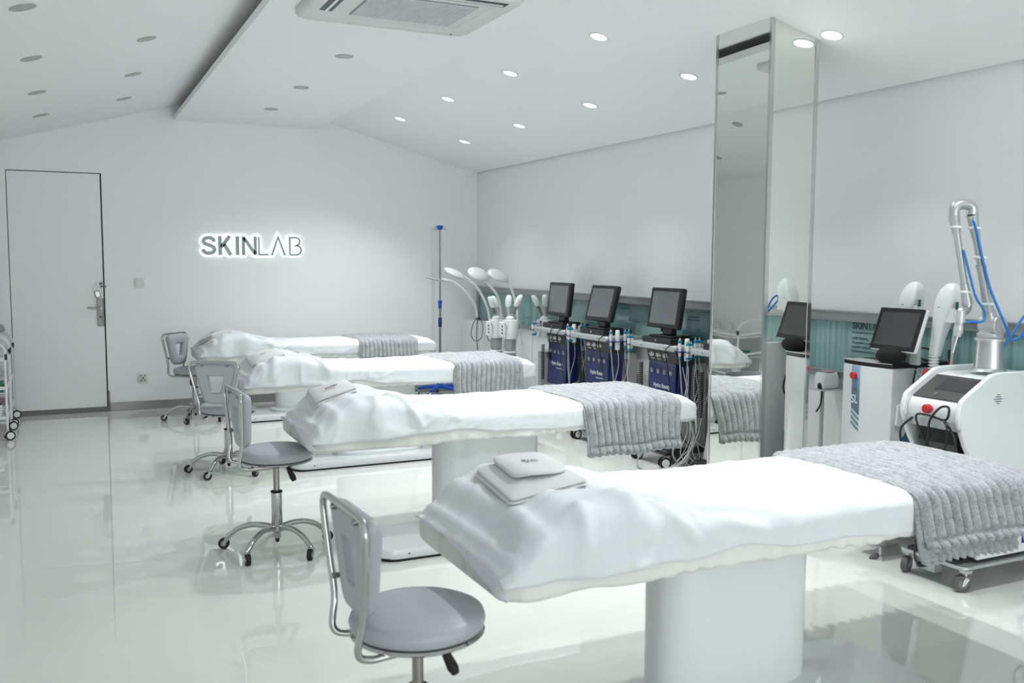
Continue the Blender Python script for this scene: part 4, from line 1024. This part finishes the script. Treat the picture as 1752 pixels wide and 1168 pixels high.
for x, y, a in ((-.115, -.228, 2.6), (-.115, .228, -2.5), (.35, -.12, .3), (.35, .12, .4)):
    MB().box(x - .035, y - .02, .132, x + .02, y + .02, .142).build('brake_pedal', M_alu, sm, bevel=.003)
    caster(sm, x, y, .105, a, .034, 'caster', mat('grey_rubber', (92, 92, 94), .6), M_greyd, M_alu, .013)
# monitor on its stand : facing -x, tilted back
ms = MB().box(.085, -.215, .925, .11, -.17, 1.04).box(.085, -.05, .925, .11, -.01, 1.04).box(.11, -.148, .925, .17, -.06, .99)
ms.build('monitor_stand', M_grey, sm, bevel=.004)
for k in range(4):
    z = .935 + .013 * k; MB().prism([(.115, z), (.165, z + .014), (.165, z + .020), (.115, z + .006)], -.1505, -.148).build('slate_stripe', M_steelblued, sm)
ro = Matrix.Rotation(radians(20), 3, 'Y') @ Matrix.Rotation(radians(0), 3, 'X'); pv = (.03, 0, 1.0)
mo = MB().box(.025, -.252, .985, .052, .012, 1.195, ro, pv).build('monitor', M_whiteg, sm, bevel=.009)
MB().box(.0215, -.249, .988, .026, .009, 1.192, ro, pv).build('bezel', M_black, mo, bevel=.002)
MB().box(.0205, -.228, 1.008, .0225, -.012, 1.172, ro, pv).build('screen', M_screend, mo)
dome = tag(MB().sph((3.575, 3.245, .948), .082, 20, (.7, .95, .55)).build('eye_mask_pouch', mat('black_cloth', (14, 14, 15), .95), None, smooth=True), 'black domed cloth pouch under the tilted monitor', 'pouch')
# handpieces on hooks
def gun(px, py, pz, label_side):
    body = MB()
    def ringat(c, w, h, ang): 
        ca, sa = cos(ang), sin(ang)
        return [(c[0] + b * 0 + a * .0 + (b) * ca * 0 + a * sa * 0 + (a * .0), 0, 0) for a, b in rrect(w, h, .01, 3)]
    # centre line in the y-z plane leaning towards the camera side; head on top
    pts = [((0, .045, -.20), .022, .020), ((0, .032, -.12), .026, .024), ((0, .016, -.05), .032, .032), ((0, -.004, .01), .042, .040), ((0, -.018, .055), .046, .042), ((0, -.030, .095), .038, .036), ((0, -.038, .122), .022, .022), ((0, -.040, .130), .008, .010)]
    rings = [[(px + c[0] + a, py + c[1] + b * .95, pz + c[2] + b * .25) for a, b in rrect(h, w, min(w, h) * .35, 3)] for c, w, h in pts]
    o = body.loft(rings).build('handpiece', M_white, sm, smooth=True, angle=32)
    MB().box(px - .0405, py - .005, pz + .02, px - .0385, py + .008, pz + .052).build('grey_sensor_window', M_greyd, o)
    MB().box(px - .022, py - .073, pz + .015, px - .006, py - .0705, pz + .047).build('green_sticker', M_dkgreen, o)
    MB().loft([[(px + a, py - .045 + b, z) for a, b in rrect(.028, .022, .006, 3)] for z in (pz - .045, pz + .02)]).build('front_block', M_white, o, smooth=True)
    for k in range(6):
        z = pz - .21 - .014 * k; MB().lathe([(.018, z), (.024, z + .003), (.024, z + .007), (.018, z + .0095)], (px, py + .05, 0), n=16).build('strain_relief_ring', M_white, o, smooth=True)
    MB().cyl((px, py + .05, pz - .30), (px, py + .045, pz - .195), .016, n=14).build('grip_tail', M_white, o, smooth=True)
    MB().tube(smooth_path([(px, py + .05, pz - .28), (px, py + .052, pz - .36), (px + .01, py + .04, pz - .48), (px + .03, py + .02, pz - .62), (px + .1, py + .0, pz - .75)], 6), .017, 12).build('hose', M_hosegrey, o, smooth=2)
    MB().tube(smooth_path([(px + .02, py - .05, pz - .02), (px + .03, py - .03, pz - .07), (px + .03, py - .022, pz - .15), (px + .03, py - .02, pz - .42)], 6), .007, 10).build('hook_rod', M_alu, sm, smooth=2)
gun(.15, -.30, 1.175, 'R')
gun(.20, -.055, 1.175, 'L')
MB().tube([(.20, -.29, 1.00), (.202, -.29, .955)], .0065).build('black_bead', M_black, sm, smooth=True)
MB().tube([(.202, -.29, .965), (.204, -.29, .85)], .005).build('red_lanyard', M_red, sm, smooth=True)
MB().sph((.13, -.225, .885), .02, 12, (.8, .6, 1.3)).build('orange_plug', M_orange, sm, smooth=True)
for pts in ([(.11, -.10, 1.0), (.17, -.15, 1.0), (.22, -.19, .985), (.28, -.14, .95)], [(.11, -.08, .965), (.17, -.13, .955), (.22, -.17, .93), (.28, -.14, .928)], [(.15, -.156, .91), (.08, -.20, .84), (.05, -.215, .74), (.07, -.22, .68), (.13, -.21, .655)], [(.13, -.17, .90), (.16, -.19, .84), (.12, -.20, .76), (.05, -.19, .68)]):
    MB().tube(smooth_path(pts, 7), .0045, 8).build('cable', M_black if pts[0][0] != .13 else M_hose, sm, smooth=2)

# small device on a wall bracket, seen right of the column
wd = thing('wall_device', 'small white handheld device on a wall bracket right of the column', 'device', (3.90, 3.99, .70))
MB().loft([[(x, y * s, z) for x, y in rrect(.06, .04, .015, 4)] for s, z in ((.8, -.02), (1, 0), (1, .05), (.7, .07))]).build('device_body', M_white, wd, smooth=True)
MB().box(-.075, -.05, -.03, .10, .05, -.022).build('bracket_shelf', M_silver, wd, bevel=.002)
MB().sph((-.055, -.01, -.005), .02, 10, (.8, .9, 1.1)).build('black_connector', M_black, wd, smooth=True)
MB().box(-.03, -.03, .068, .03, .03, .078).build('pink_label', M_pink, wd, bevel=.003)
MB().tube(smooth_path([(-.055, -.02, -.01), (-.06, -.03, -.05), (-.05, -.01, -.11), (-.03, .04, -.16)], 6), .005).build('cable', M_black, wd, smooth=2)
MB().cyl((.0, .03, -.70), (.0, .03, -.03), .012, n=12).build('support_pole', M_silver, wd, smooth=True)

# ------------------------------------------------------------------ white tier trolleys against the left wall
def trolley(y0, label, items):
    t = thing('tier_trolley', label, 'trolley', (-.585, y0, 0), 0, 'white trolleys by the left wall')
    hx, L_ = .148, .47
    for sx in (-1, 1):
        for yy in (0, L_):
            MB().cyl((sx * hx, yy, .085), (sx * hx, yy, .66), .009, n=12).build('post', M_white, t, smooth=True)
    for yy in (0, L_):
        MB().tube(smooth_path([(-hx, yy, .65), (-hx, yy, .70), (-hx + .05, yy, .755), (0, yy, .768), (hx - .05, yy, .755), (hx, yy, .70), (hx, yy, .65)], 5), .009).build('end_hoop', M_white, t, smooth=2)
    for z in (.13, .36, .58):
        MB().box(-hx, 0, z, hx, L_, z + .008).build('shelf', M_white, t, bevel=.002)
        for sx in (-1, 1): MB().box(sx * hx - .007, .0, z + .03, sx * hx + .007, L_, z + .055).build('side_rail', M_white, t, bevel=.002)
        for yy in (0, L_): MB().box(-hx, yy - .004, z + .03, hx, yy + .004, z + .055).build('end_rail', M_white, t, bevel=.002)
    for yy in (0, L_): MB().cyl((hx + .006, yy, .62), (hx + .006, yy, .665), .011, n=12).build('hoop_clip', M_black, t, smooth=True)
    for sx in (-1, 1):
        for yy in (0, L_): swivel(t, sx * hx, yy, .3 * sx, .036)
    for it in items:
        kind, x, y, z, col, lab = it
        if kind == 'box':
            o = MB().box(x - .07, y - .09, z, x + .07, y + .09, z + .075).build('storage_box', col, None, bevel=.008)
            o.location = (-.585, y0, 0); tag(o, lab, 'box')
        else:
            c = thing('round_container', lab, 'container', (-.585 + x, y0 + y, z))
            MB().lathe([(.045, 0), (.05, .004), (.052, .12), (.05, .124)], n=24).build('container_body', M_white, c, smooth=True)
            for k in range(5): MB().lathe([(.0515, .015 + .02 * k), (.054, .018 + .02 * k), (.0515, .021 + .02 * k)], n=24).build('rib', M_silver, c, smooth=True)
            MB().lathe([(.053, .124), (.053, .134), (.02, .138)], n=24).build('container_lid', M_black, c, smooth=True)
    return t
trolley(8.07, 'white metal tier trolley by the left wall, nearer to the camera', [('box', .06, .10, .368, M_green, 'green plastic box on the middle shelf of the nearer trolley'), ('round', .06, .12, .138, None, 'white ribbed container with black lid on the bottom shelf of the nearer trolley')])
trolley(8.68, 'white metal tier trolley by the left wall, in the back corner', [('box', .06, .2, .138, M_pink, 'mauve box on the bottom shelf of the corner trolley'), ('round', -.02, .12, .368, None, 'white ribbed container on the middle shelf of the corner trolley')])
tag(MB().lathe([(.001, .775), (.11, .778), (.12, .80), (.10, .84), (.05, .86), (.001, .862)], (-.585, 8.9, 0), n=32).build('white_bowl_lid', M_clear, None, smooth=True), 'translucent round cover resting on top of the corner trolley', 'cover')
